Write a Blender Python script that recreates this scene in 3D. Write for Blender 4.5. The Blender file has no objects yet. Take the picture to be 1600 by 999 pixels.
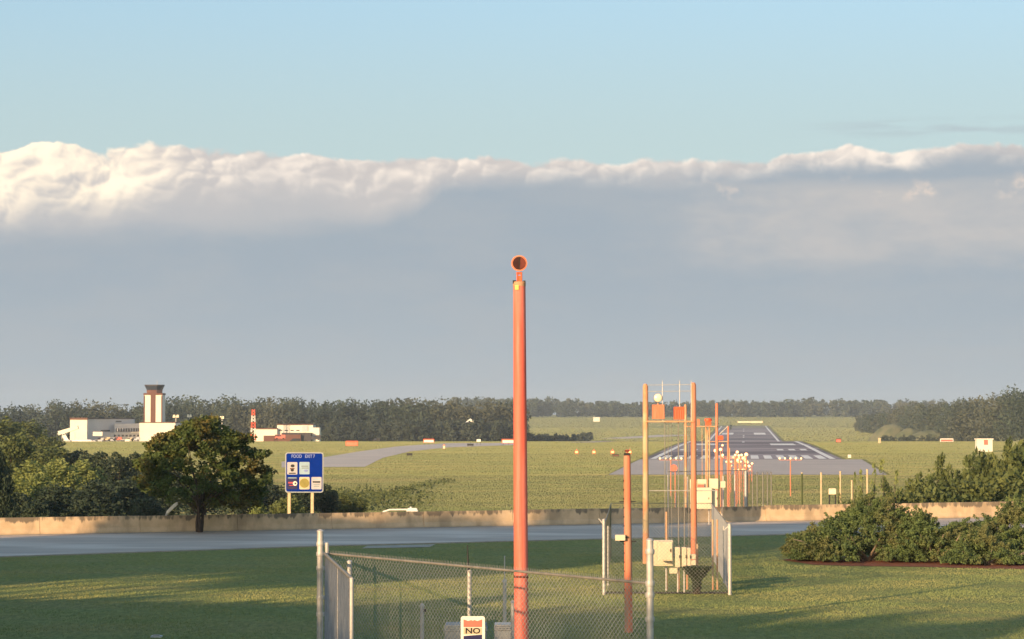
import bpy, bmesh, math, random
import numpy as np
from mathutils import Vector, Matrix
R = math.radians
S = bpy.context.scene
C = S.collection

# ------------------------------------------------------------------ camera
F = 3800.0                      # focal length in photograph pixels (1600 wide)
CAMZ = 5.8
PITCH = R(2.238)
cd = bpy.data.cameras.new('camera'); cam = bpy.data.objects.new('camera', cd); C.objects.link(cam)
cam.location = (0, 0, CAMZ); cam.rotation_euler = (R(90) + PITCH, 0, 0)
cd.sensor_fit = 'HORIZONTAL'; cd.sensor_width = 36.0; cd.lens = 36.0 * F / 1600.0
cd.clip_start = 0.5; cd.clip_end = 60000
S.camera = cam

# ------------------------------------------------------------------ sun
SUN_EL = R(11.5); SUN_AZ = R(-145.0)      # azimuth clockwise from +Y
sd = bpy.data.lights.new('sun', 'SUN'); sun = bpy.data.objects.new('sun', sd); C.objects.link(sun)
sv = Vector((math.sin(SUN_AZ) * math.cos(SUN_EL), math.cos(SUN_AZ) * math.cos(SUN_EL), math.sin(SUN_EL)))
sun.rotation_euler = (-sv).to_track_quat('-Z', 'Y').to_euler()
sun.location = (-60, -40, 60)
sd.energy = 5.0; sd.angle = R(0.6); sd.color = (1.0, 0.65, 0.35)

# ------------------------------------------------------------------ exposure
S.view_settings.view_transform = 'Standard'; S.view_settings.look = 'None'
S.view_settings.exposure = 0.6; S.view_settings.gamma = 1.0
try: S.view_settings.use_curve_mapping = False
except Exception: pass
try:
    S.cycles.volume_step_rate = 10; S.cycles.max_bounces = 8; S.cycles.transparent_max_bounces = 8
    S.cycles.volume_bounces = 0
except Exception: pass

# ------------------------------------------------------------------ tiny node language
class NT:
    dim = '3D'
    def __init__(s, nt): s.nt = nt; s.n = nt.nodes; s.l = nt.links
    def put(s, inp, v):
        if isinstance(v, bpy.types.NodeSocket): s.l.new(v, inp)
        elif v is not None:
            if isinstance(v, (tuple, list)) and len(v) == 3 and inp.type == 'RGBA': v = (*v, 1)
            inp.default_value = v
    def m(s, op, a, b=None, c=None, clamp=False):
        n = s.n.new('ShaderNodeMath'); n.operation = op; n.use_clamp = clamp
        for i, v in enumerate((a, b, c)):
            if v is not None: s.put(n.inputs[i], v)
        return n.outputs[0]
    def ss(s, v, a, b, o0=0.0, o1=1.0, smooth=True):
        n = s.n.new('ShaderNodeMapRange'); n.interpolation_type = 'SMOOTHSTEP' if smooth else 'LINEAR'
        s.put(n.inputs['Value'], v); s.put(n.inputs['From Min'], a); s.put(n.inputs['From Max'], b)
        s.put(n.inputs['To Min'], o0); s.put(n.inputs['To Max'], o1); return n.outputs[0]
    def mix(s, f, a, b, kind='MIX'):
        n = s.n.new('ShaderNodeMix'); n.data_type = 'RGBA'; n.blend_type = kind
        s.put(n.inputs[0], f); s.put(n.inputs[6], a); s.put(n.inputs[7], b); return n.outputs[2]
    def xyz(s, x, y, z=0.0):
        n = s.n.new('ShaderNodeCombineXYZ')
        for i, v in enumerate((x, y, z)): s.put(n.inputs[i], v)
        return n.outputs[0]
    def sep(s, v):
        n = s.n.new('ShaderNodeSeparateXYZ'); s.put(n.inputs[0], v); return n.outputs
    def noise(s, v, scale, detail=4, rough=0.55, dist=0.0):
        n = s.n.new('ShaderNodeTexNoise'); n.noise_dimensions = s.dim; s.put(n.inputs['Vector'], v); s.put(n.inputs['Scale'], scale)
        s.put(n.inputs['Detail'], detail); s.put(n.inputs['Roughness'], rough); s.put(n.inputs['Distortion'], dist)
        return n.outputs[0]
    def voro(s, v, scale, smooth=0.6):
        n = s.n.new('ShaderNodeTexVoronoi'); n.feature = 'SMOOTH_F1'; n.voronoi_dimensions = s.dim; s.put(n.inputs['Vector'], v)
        s.put(n.inputs['Scale'], scale); s.put(n.inputs['Smoothness'], smooth); return n.outputs[0]
    def curve(s, v, pts, lo, hi, ymin, ymax, interp='EASE'):
        """piecewise curve of v through pts=[(x,y)..], values scaled to 0..1 inside a ramp"""
        f = s.ss(v, lo, hi, 0, 1, smooth=False)
        n = s.n.new('ShaderNodeValToRGB'); n.color_ramp.interpolation = interp
        e = n.color_ramp.elements
        while len(e) > 1: e.remove(e[-1])
        for i, (x, y) in enumerate(pts):
            p = (x - lo) / (hi - lo); g = (y - ymin) / (ymax - ymin)
            q = e[0] if i == 0 else e.new(p)
            q.position = p; q.color = (g, g, g, 1)
        s.put(n.inputs[0], f)
        return s.m('MULTIPLY_ADD', n.outputs[0], ymax - ymin, ymin)

# ------------------------------------------------------------------ sky
w = bpy.data.worlds.new('World'); S.world = w; w.use_nodes = True
nt = w.node_tree; nt.nodes.clear(); K = NT(nt); K.dim = '2D'
w.cycles.sampling_method = 'MANUAL'; w.cycles.sample_map_resolution = 512
out = K.n.new('ShaderNodeOutputWorld'); bg = K.n.new('ShaderNodeBackground'); K.l.new(bg.outputs[0], out.inputs[0])
sky = K.n.new('ShaderNodeTexSky'); sky.sky_type = 'NISHITA'; sky.sun_disc = False
sky.sun_elevation = SUN_EL; sky.sun_rotation = SUN_AZ; sky.altitude = 0; sky.air_density = 1.0; sky.dust_density = 1.0; sky.ozone_density = 1.0
SKYS = 0.15                                   # background strength
tc = K.n.new('ShaderNodeTexCoord')
dx, dy, dz = K.sep(tc.outputs['Generated'])
# azimuth / elevation in hundreds of photograph pixels: 1 unit is 1.5 degrees
az = K.m('MULTIPLY', K.m('ARCTAN2', dx, dy), 38.0)
el = K.m('MULTIPLY', K.m('ARCSINE', dz), 38.0)
P2 = K.xyz(az, el, 3.7)
def billow(P):
    def dome(sc, sm_):
        d = K.voro(P, sc, sm_); return K.m('MULTIPLY', d, d)
    h = K.m('ADD', K.m('MULTIPLY', dome(0.95, 0.5), 1.05), K.m('MULTIPLY', dome(2.1, 0.45), 0.46))
    h = K.m('ADD', h, K.m('MULTIPLY', dome(4.6, 0.4), 0.17))
    h = K.m('ADD', h, K.m('MULTIPLY', dome(10.0, 0.25), 0.06))
    return K.m('SUBTRACT', 1.0, h)
warp = K.noise(P2, 1.1, 3, 0.5); warp2 = K.noise(K.xyz(az, el, 9.1), 1.3, 3, 0.5)
def warped(ox, oy):
    return K.xyz(K.m('ADD', K.m('MULTIPLY_ADD', warp, 0.7, az), ox), K.m('ADD', K.m('MULTIPLY_ADD', warp2, 0.5, K.m('MULTIPLY', el, 1.35)), oy), 1.3)
h0 = billow(warped(0.0, 0.0)); h1 = billow(warped(-0.07, 0.09))
fine = K.noise(P2, 5.0, 6, 0.6)
soft = K.noise(K.xyz(K.m('MULTIPLY', az, 0.6), K.m('MULTIPLY', el, 1.6), 5.5), 1.2, 4, 0.55)
def V(y): return (648 - y) / 100.0
def U(x): return (x - 800) / 100.0
top = K.curve(az, [(U(-700), V(250)), (U(-200), V(240)), (U(20), V(243)), (U(75), V(232)), (U(150), V(231)), (U(230), V(240)), (U(330), V(241)), (U(480), V(246)), (U(560), V(256)), (U(700), V(250)), (U(860), V(252)),
        (U(1000), V(256)), (U(1120), V(258)), (U(1270), V(245)), (U(1330), V(232)), (U(1400), V(232)), (U(1450), V(242)), (U(1600), V(238)), (U(2000), V(245)), (U(2600), V(235))], U(-700), U(2600), V(280), V(220))
leftb = K.ss(az, U(420), U(120))                       # the bank is thickest and brightest to the left
edge = K.m('ADD', top, K.m('MULTIPLY', K.m('SUBTRACT', h0, 0.62), K.m('MULTIPLY_ADD', leftb, 0.16, 0.26)))
edge = K.m('ADD', edge, K.m('MULTIPLY', K.m('SUBTRACT', fine, 0.5), 0.10))
mask = K.ss(K.m('SUBTRACT', edge, el), -0.035, 0.05)
# how far below the top of the bank, and where the sunlit part ends
lowb = K.curve(az, [(U(-700), V(370)), (U(0), V(388)), (U(200), V(378)), (U(420), V(372)), (U(590), V(358)), (U(640), V(335)), (U(700), V(292)), (U(900), V(288)), (U(1100), V(287)), (U(1300), V(268)),
        (U(1600), V(262)), (U(2600), V(290))], U(-700), U(2600), V(400), V(250))
depth_lit = K.m('SUBTRACT', el, K.m('ADD', lowb, K.m('MULTIPLY', K.m('SUBTRACT', soft, 0.5), 0.35)))
litzone = K.ss(depth_lit, -0.12, 0.35)
nearTop = K.ss(K.m('SUBTRACT', edge, el), K.m('MULTIPLY_ADD', leftb, 0.55, 1.25), 0.0)
amount = K.m('MULTIPLY', litzone, K.m('ADD', 0.38, K.m('MULTIPLY', nearTop, 0.56)))
relief = K.m('MULTIPLY', K.m('SUBTRACT', h0, h1), 2.4)
relief = K.m('ADD', relief, K.m('MULTIPLY', K.m('SUBTRACT', soft, 0.5), 0.8))
relief = K.m('ADD', relief, K.m('MULTIPLY', leftb, K.m('MULTIPLY', nearTop, 0.18)))
heads = K.m('MULTIPLY', K.ss(az, U(1230), U(1300)), K.ss(az, U(1470), U(1410)))      # the tall heads to the right
relief = K.m('MULTIPLY_ADD', heads, 0.22, K.m('ADD', relief, 0.06))
bright = K.m('MULTIPLY', K.m('MAXIMUM', litzone, K.m('MULTIPLY', heads, K.ss(nearTop, 0.80, 0.95))), K.m('MULTIPLY', K.ss(K.m('ADD', K.m('MULTIPLY_ADD', leftb, 0.20, nearTop), K.m('MULTIPLY', heads, 0.10)), 0.30, 0.98), K.ss(K.m('MULTIPLY_ADD', leftb, 0.12, relief), -0.30, 0.80)))
# second, faint warm layer to the right
b2 = K.m('MULTIPLY', K.m('MULTIPLY', K.ss(K.m('ADD', az, K.m('MULTIPLY', soft, 1.6)), U(1010), U(1330)), K.ss(az, U(2200), U(1900))),
         K.m('MULTIPLY', K.ss(K.m('ADD', el, K.m('MULTIPLY', soft, 0.35)), V(425), V(355)), K.ss(K.m('ADD', el, K.m('MULTIPLY', soft, 0.35)), V(258), V(285))))
puff = K.m('MULTIPLY', b2, K.m('MULTIPLY', K.ss(K.noise(K.xyz(K.m('MULTIPLY', az, 0.8), el, 2.2), 1.7, 5, 0.6), 0.56, 0.75), K.ss(el, V(330), V(300))))
slate = K.mix(K.ss(el, 0.0, 2.6), (0.318, 0.358, 0.388), (0.272, 0.318, 0.362))
slate = K.mix(K.m('MULTIPLY', K.ss(K.noise(K.xyz(K.m('MULTIPLY', az, 0.35), K.m('MULTIPLY', el, 1.3), 5.5), 1.3, 7, 0.6), 0.35, 0.7), 0.32), slate, (0.336, 0.352, 0.367))
colc = K.mix(amount, slate, (0.474, 0.438, 0.419))
colc = K.mix(K.m('MULTIPLY', b2, K.ss(soft, 0.25, 0.75, 0.38, 0.85)), colc, (0.427, 0.407, 0.395))
colc = K.mix(K.m('MULTIPLY', puff, 0.75), colc, (0.632, 0.521, 0.442))
colc = K.mix(K.m('MULTIPLY', bright, 0.9), colc, K.mix(leftb, (0.790, 0.695, 0.600), (0.964, 0.814, 0.616)))
# clear air: the physical sky with a light veil of whitish vapour low down
veil = K.ss(el, V(-150), V(260))
clear = K.mix(1.0, sky.outputs[0], (SKYS, SKYS, SKYS), 'MULTIPLY')
front = K.ss(dy, -0.3, 0.5)
clear = K.mix(K.m('MULTIPLY', front, K.m('MULTIPLY_ADD', veil, 0.38, 0.50)), clear, K.mix(veil, (0.212, 0.375, 0.535), (0.352, 0.448, 0.468)))
streak = K.noise(K.xyz(K.m('MULTIPLY', az, 0.35), K.m('MULTIPLY', el, 3.2), 7.7), 1.1, 5, 0.55)
wisp = K.m('MULTIPLY', K.m('MULTIPLY', K.ss(K.m('ABSOLUTE', K.m('SUBTRACT', el, V(206))), 0.20, 0.03), K.ss(az, U(1180), U(1460))), K.ss(streak, 0.40, 0.62))
clear = K.mix(K.m('MULTIPLY', wisp, 0.7), clear, (0.332, 0.387, 0.419))
colf = K.mix(K.m('MULTIPLY', mask, K.m('MULTIPLY_ADD', K.ss(dy, -0.6, 0.2), 0.7, 0.3)), clear, colc)
K.put(bg.inputs[0], colf); bg.inputs[1].default_value = 0.92
# the physical sky enters at strength SKYS (inside the mix), the clouds at their own brightness

# ------------------------------------------------------------------ materials
def mat(name, c, rough=0.8, c2=None, scale=3.0, contrast=1.0, metal=0.0, bump=0.0, bscale=None, spec=0.3, trans=0.0, detail=4, stretch=(1, 1, 1), c3=None, scale3=0.2, bd=0.02):
    m = bpy.data.materials.new(name); m.use_nodes = True
    k = NT(m.node_tree); b = m.node_tree.nodes['Principled BSDF']
    b.inputs['Roughness'].default_value = rough; b.inputs['Metallic'].default_value = metal
    b.inputs['Specular IOR Level'].default_value = spec
    g = k.n.new('ShaderNodeNewGeometry'); pos = g.outputs['Position']
    if stretch != (1, 1, 1):
        x, y, z = k.sep(pos); pos = k.xyz(k.m('MULTIPLY', x, stretch[0]), k.m('MULTIPLY', y, stretch[1]), k.m('MULTIPLY', z, stretch[2]))
    if c2 is None: c2 = tuple(v * 0.82 for v in c)
    f = k.ss(k.noise(pos, scale, detail), 0.5 - 0.25 / contrast, 0.5 + 0.25 / contrast)
    col = k.mix(f, c2, c)
    if c3 is not None: col = k.mix(k.ss(k.noise(pos, scale3, 3), 0.45, 0.62), col, c3)
    k.put(b.inputs['Base Color'], col)
    if bump:
        bn = k.n.new('ShaderNodeBump'); bn.inputs['Strength'].default_value = bump; bn.inputs['Distance'].default_value = bd
        k.put(bn.inputs['Height'], k.noise(g.outputs['Position'], bscale or scale * 6, 4)); k.l.new(bn.outputs[0], b.inputs['Normal'])
    if trans:
        tr = k.n.new('ShaderNodeBsdfTranslucent'); k.put(tr.inputs[0], col)
        mx = k.n.new('ShaderNodeMixShader'); mx.inputs[0].default_value = trans
        k.l.new(b.outputs[0], mx.inputs[1]); k.l.new(tr.outputs[0], mx.inputs[2])
        k.l.new(mx.outputs[0], m.node_tree.nodes['Material Output'].inputs[0])
    return m

def grass_mat(name, base, alt, dry, far=False, relief=True):
    m = bpy.data.materials.new(name); m.use_nodes = True
    k = NT(m.node_tree); b = m.node_tree.nodes['Principled BSDF']; b.inputs['Roughness'].default_value = 0.9; b.inputs['Specular IOR Level'].default_value = 0.12
    g = k.n.new('ShaderNodeNewGeometry'); pos = g.outputs['Position']; x, y, z = k.sep(pos)
    if far:
        pa = k.xyz(k.m('MULTIPLY', x, 0.012), k.m('MULTIPLY', y, 0.03), 0); pb = k.xyz(k.m('MULTIPLY', x, 0.09), k.m('MULTIPLY', y, 0.12), 0)
        mow = k.xyz(k.m('MULTIPLY', x, 0.01), k.m('MULTIPLY', y, 0.09), 2)
    else:
        pa = k.xyz(k.m('MULTIPLY', x, 0.12), k.m('MULTIPLY', y, 0.14), 0); pb = k.xyz(k.m('MULTIPLY', x, 5.0), k.m('MULTIPLY', y, 1.6), 0)
        mow = k.xyz(k.m('MULTIPLY', x, 0.05), k.m('MULTIPLY', y, 0.55), 2)
    col = k.mix(k.ss(k.noise(pa, 1, 4), 0.35, 0.65), base, alt)
    col = k.mix(k.m('MULTIPLY', k.ss(k.noise(mow, 1.0, 4), 0.47, 0.66), 0.65), col, dry)
    f = k.noise(pb, 1, 6, 0.7)
    lo, hi = ((0.62, 0.66, 0.62), (1.22, 1.18, 1.05)) if relief else ((0.86, 0.88, 0.86), (1.10, 1.08, 1.04))
    col = k.mix(k.ss(f, 0.3, 0.7), k.mix(1.0, col, lo, 'MULTIPLY'), k.mix(1.0, col, hi, 'MULTIPLY'))
    k.put(b.inputs['Base Color'], col)
    bn = k.n.new('ShaderNodeBump'); bn.inputs['Strength'].default_value = 0.5; bn.inputs['Distance'].default_value = 0.05 if not far else 0.55
    if far: bn.inputs['Strength'].default_value = 1.0
    k.put(bn.inputs['Height'], k.noise(g.outputs['Position'] if far else pb, 1.3 if far else 2.0, 5, 0.7)); 
    if relief: k.l.new(bn.outputs[0], b.inputs['Normal'])
    return m

def concrete_wall_mat():
    m = bpy.data.materials.new('stained_concrete'); m.use_nodes = True
    k = NT(m.node_tree); b = m.node_tree.nodes['Principled BSDF']; b.inputs['Roughness'].default_value = 0.9; b.inputs['Specular IOR Level'].default_value = 0.2
    g = k.n.new('ShaderNodeNewGeometry'); x, y, z = k.sep(g.outputs['Position'])
    col = k.mix(k.ss(k.noise(k.xyz(x, y, z), 1.6, 5), 0.3, 0.7), (0.52, 0.39, 0.24), (0.66, 0.50, 0.32))
    run = k.noise(k.xyz(k.m('MULTIPLY', x, 2.4), 0, k.m('MULTIPLY', z, 0.5)), 1.0, 5, 0.65)
    # rain streaks hang from the coping: their length varies along the wall
    lim = k.m('MULTIPLY_ADD', run, -1.05, 1.16)
    st = k.m('MULTIPLY', k.ss(z, lim, k.m('ADD', lim, 0.12)), k.ss(run, 0.38, 0.56))
    col = k.mix(k.m('MULTIPLY', k.ss(k.noise(k.xyz(k.m('MULTIPLY', x, 0.7), 0, k.m('MULTIPLY', z, 0.25)), 1.0, 5, 0.6), 0.48, 0.62), 0.45), col, (0.24, 0.19, 0.135))
    col = k.mix(k.m('MULTIPLY', st, 0.85), col, (0.13, 0.115, 0.09))
    col = k.mix(k.m('MULTIPLY', k.ss(z, 0.16, 0.02), 0.35), col, (0.20, 0.17, 0.13))
    k.put(b.inputs['Base Color'], col)
    bn = k.n.new('ShaderNodeBump'); bn.inputs['Strength'].default_value = 0.4; bn.inputs['Distance'].default_value = 0.01
    k.put(bn.inputs['Height'], k.noise(g.outputs['Position'], 22, 5)); k.l.new(bn.outputs[0], b.inputs['Normal'])
    return m

M = {}
M['lawn'] = grass_mat('mown_lawn', (0.19, 0.23, 0.085), (0.22, 0.25, 0.09), (0.27, 0.245, 0.10))
M['field'] = grass_mat('airfield_grass', (0.245, 0.250, 0.088), (0.275, 0.265, 0.10), (0.33, 0.29, 0.14), far=True)
M['fieldblade'] = grass_mat('airfield_grass_blades', (0.178, 0.218, 0.104), (0.208, 0.232, 0.115), (0.28, 0.26, 0.145), far=True, relief=False)
M['blade'] = mat('grass_blade', (0.25, 0.30, 0.115), 0.75, (0.215, 0.27, 0.10), 1.5, spec=0.15, c3=(0.30, 0.31, 0.125), scale3=0.25)
M['dark_green'] = mat('weed_and_shade_green', (0.10, 0.125, 0.05), 0.85, (0.06, 0.08, 0.035), 1.2, spec=0.1)
M['asphalt'] = mat('worn_asphalt', (0.56, 0.46, 0.37), 0.7, (0.43, 0.36, 0.30), 0.45, bump=1.0, bscale=14, bd=.03, c3=(0.66, 0.57, 0.48), scale3=0.14, stretch=(0.5, 1.6, 1))
M['curb'] = mat('curb_concrete', (0.42, 0.38, 0.32), 0.85, (0.32, 0.29, 0.25), 2.0, bump=0.2)
M['runway'] = mat('runway_asphalt', (0.27, 0.23, 0.235), 0.85, (0.36, 0.31, 0.315), 0.02, bump=1.0, bscale=4.0, bd=.12, c3=(0.155, 0.132, 0.145), scale3=0.012, spec=0.2)
M['taxi'] = mat('taxiway_concrete', (0.60, 0.53, 0.46), 0.9, (0.53, 0.47, 0.41), 0.05, bump=1.0, bscale=4.0, bd=.14, spec=0.2)
M['pad'] = mat('blast_pad_asphalt', (0.52, 0.465, 0.42), 0.9, (0.45, 0.405, 0.37), 0.05, bump=1.0, bscale=4.0, bd=.14, spec=0.2)
M['paint'] = mat('white_marking_paint', (0.84, 0.82, 0.78), 0.8, (0.74, 0.72, 0.68), 0.3, bump=1.0, bscale=4.0, bd=.12)
M['mulch'] = mat('red_pine_mulch', (0.28, 0.095, 0.05), 0.95, (0.15, 0.06, 0.035), 3.0, bump=0.8, bscale=18)
M['wall'] = concrete_wall_mat()
M['galv'] = mat('galvanised_steel', (0.56, 0.55, 0.51), 0.5, (0.40, 0.40, 0.39), 9.0, metal=0.25)
M['wire'] = mat('galvanised_wire', (0.36, 0.37, 0.36), 0.55, (0.25, 0.26, 0.25), 6.0, metal=0.3)
M['rail'] = mat('weathered_top_rail', (0.26, 0.25, 0.225), 0.6, (0.17, 0.17, 0.155), 8.0, metal=0.2)
M['orange'] = mat('orange_paint', (0.80, 0.172, 0.115), 0.55, (0.64, 0.125, 0.085), 1.4, spec=0.3, c3=(0.70, 0.20, 0.15), scale3=1.3, stretch=(10, 10, .45), bump=.25, bscale=14)
M['orange_worn'] = mat('worn_orange_paint', (0.72, 0.22, 0.12), 0.7, (0.60, 0.18, 0.10), 2.5, c3=(0.46, 0.24, 0.15), scale3=1.2, stretch=(5, 5, .6), bump=.4, bscale=10)
M['faded'] = mat('faded_orange_paint', (0.66, 0.31, 0.16), 0.7, (0.50, 0.25, 0.14), 2.0, c3=(0.52, 0.40, 0.24), scale3=1.2)
M['red'] = mat('red_orange_paint', (0.80, 0.13, 0.05), 0.5, (0.66, 0.10, 0.04), 4.0)
M['maroon'] = mat('dark_maroon_inside', (0.055, 0.016, 0.014), 0.85, (0.035, 0.012, 0.011), 8.0)
M['darkred'] = mat('dark_red_inside', (0.20, 0.045, 0.03), 0.8, (0.12, 0.03, 0.022), 8.0)
def lit_mat(name, c, e):
    m = bpy.data.materials.new(name); m.use_nodes = True; b = m.node_tree.nodes['Principled BSDF']
    b.inputs['Base Color'].default_value = (*c, 1); b.inputs['Emission Color'].default_value = (*c, 1); b.inputs['Emission Strength'].default_value = e; return m
M['lit_amber'] = lit_mat('lit_amber_lamp', (1.0, 0.55, 0.14), 1.6); M['lit_lens'] = lit_mat('lit_approach_lamp', (1.0, 0.74, 0.36), 1.0)
M['lens'] = mat('lamp_glass', (0.85, 0.80, 0.60), 0.25, (0.78, 0.72, 0.5), 8.0, spec=0.6)
M['amber'] = mat('amber_lamp_glass', (0.90, 0.50, 0.12), 0.3, (0.85, 0.40, 0.08), 5.0, spec=0.6)
M['cream'] = mat('cream_cabinet_paint', (0.74, 0.66, 0.47), 0.6, (0.66, 0.58, 0.41), 2.5)
M['greybox'] = mat('grey_blue_cabinet_paint', (0.22, 0.28, 0.31), 0.6, (0.17, 0.22, 0.25), 2.5)
M['dark'] = mat('dark_rubber', (0.03, 0.03, 0.03), 0.7)
M['black'] = mat('black_print', (0.015, 0.015, 0.018), 0.6)
M['white'] = mat('white_panel', (0.80, 0.78, 0.72), 0.5, (0.70, 0.68, 0.62), 2.0)
M['pink'] = mat('faded_red_print', (0.62, 0.17, 0.12), 0.6, (0.52, 0.13, 0.10), 5.0)
M['cream_print'] = mat('cream_print', (0.60, 0.50, 0.34), 0.6)
M['blue'] = mat('blue_sign_sheeting', (0.002, 0.026, 0.25), 0.9, (0.002, 0.022, 0.21), 2.0, spec=0.05)
M['logo_white'] = mat('dull_white_print', (0.46, 0.45, 0.47), 0.8, (0.40, 0.39, 0.42), 3.0)
M['border_grey'] = mat('sign_border_grey', (0.34, 0.38, 0.40), 0.7)
M['paleblue'] = mat('pale_blue_print', (0.32, 0.46, 0.56), 0.5)
M['lilac'] = mat('lilac_print', (0.22, 0.28, 0.55), 0.6)
M['olive'] = mat('olive_yellow_print', (0.28, 0.24, 0.06), 0.6)
M['navy'] = mat('navy_print', (0.02, 0.02, 0.09), 0.6)
M['redprint'] = mat('red_print', (0.55, 0.08, 0.10), 0.6)
M['wood'] = mat('pale_timber_post', (0.62, 0.50, 0.32), 0.8, (0.50, 0.39, 0.24), 3.0)
M['lime'] = mat('lime_label', (0.75, 0.78, 0.20), 0.5)
M['bwhite'] = mat('white_cladding', (0.78, 0.74, 0.64), 0.7, (0.72, 0.68, 0.58), 0.2)
M['bgrey'] = mat('grey_blue_cladding', (0.50, 0.52, 0.55), 0.6, (0.44, 0.46, 0.50), 0.15)
M['brown'] = mat('rust_brown_panel', (0.15, 0.070, 0.048), 0.8)
M['roofbrown'] = mat('brown_roof', (0.15, 0.075, 0.05), 0.8)
M['glass'] = mat('dark_window_glass', (0.035, 0.045, 0.07), 0.15, spec=0.6)
M['trim'] = mat('dark_trim', (0.05, 0.045, 0.05), 0.6)
M['skin_plane'] = mat('white_aircraft_paint', (0.82, 0.80, 0.74), 0.3)
M['bark'] = mat('dark_bark', (0.075, 0.055, 0.042), 0.9, (0.045, 0.035, 0.028), 5.0, bump=0.6)
M['branch'] = mat('bare_grey_branch', (0.36, 0.29, 0.22), 0.85, (0.22, 0.18, 0.14), 5.0)
def leaf(name, a, b, c3=None, s=0.8, s3=0.3):
    a = tuple(v * 1.6 for v in a); b = tuple(v * 1.6 for v in b); c3 = c3 and tuple(v * 1.6 for v in c3)
    return mat(name, a, 0.65, b, s, 1.3, spec=0.12, trans=0.18, detail=5, c3=c3, scale3=s3)
M['leaf_oak'] = leaf('autumn_tinged_leaves', (0.066, 0.088, 0.026), (0.032, 0.051, 0.017), (0.086, 0.072, 0.023), 1.6, 0.55)
M['leaf_juniper'] = leaf('juniper_needles', (0.100, 0.140, 0.050), (0.046, 0.072, 0.030), (0.108, 0.118, 0.050), 2.2, 0.9)
M['leaf_dark'] = leaf('dark_evergreen_leaves', (0.040, 0.056, 0.034), (0.018, 0.030, 0.021), None, 0.7)
M['leaf_mid'] = leaf('mid_green_leaves', (0.088, 0.105, 0.036), (0.040, 0.058, 0.022), None, 0.6)
M['leaf_light'] = leaf('light_green_leaves', (0.150, 0.175, 0.058), (0.085, 0.11, 0.036), None, 0.7)
M['leaf_far'] = leaf('far_wood_leaves', (0.044, 0.062, 0.042), (0.022, 0.034, 0.028), (0.056, 0.064, 0.044), 0.05, 0.012)
M['leaf_pine'] = leaf('far_pine_needles', (0.040, 0.052, 0.036), (0.022, 0.032, 0.026), None, 0.08)
M['mound'] = mat('grassy_mound', (0.14, 0.145, 0.085), 0.9, (0.07, 0.09, 0.05), 0.16, 1.6, bump=1.0, bscale=.5)

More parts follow.
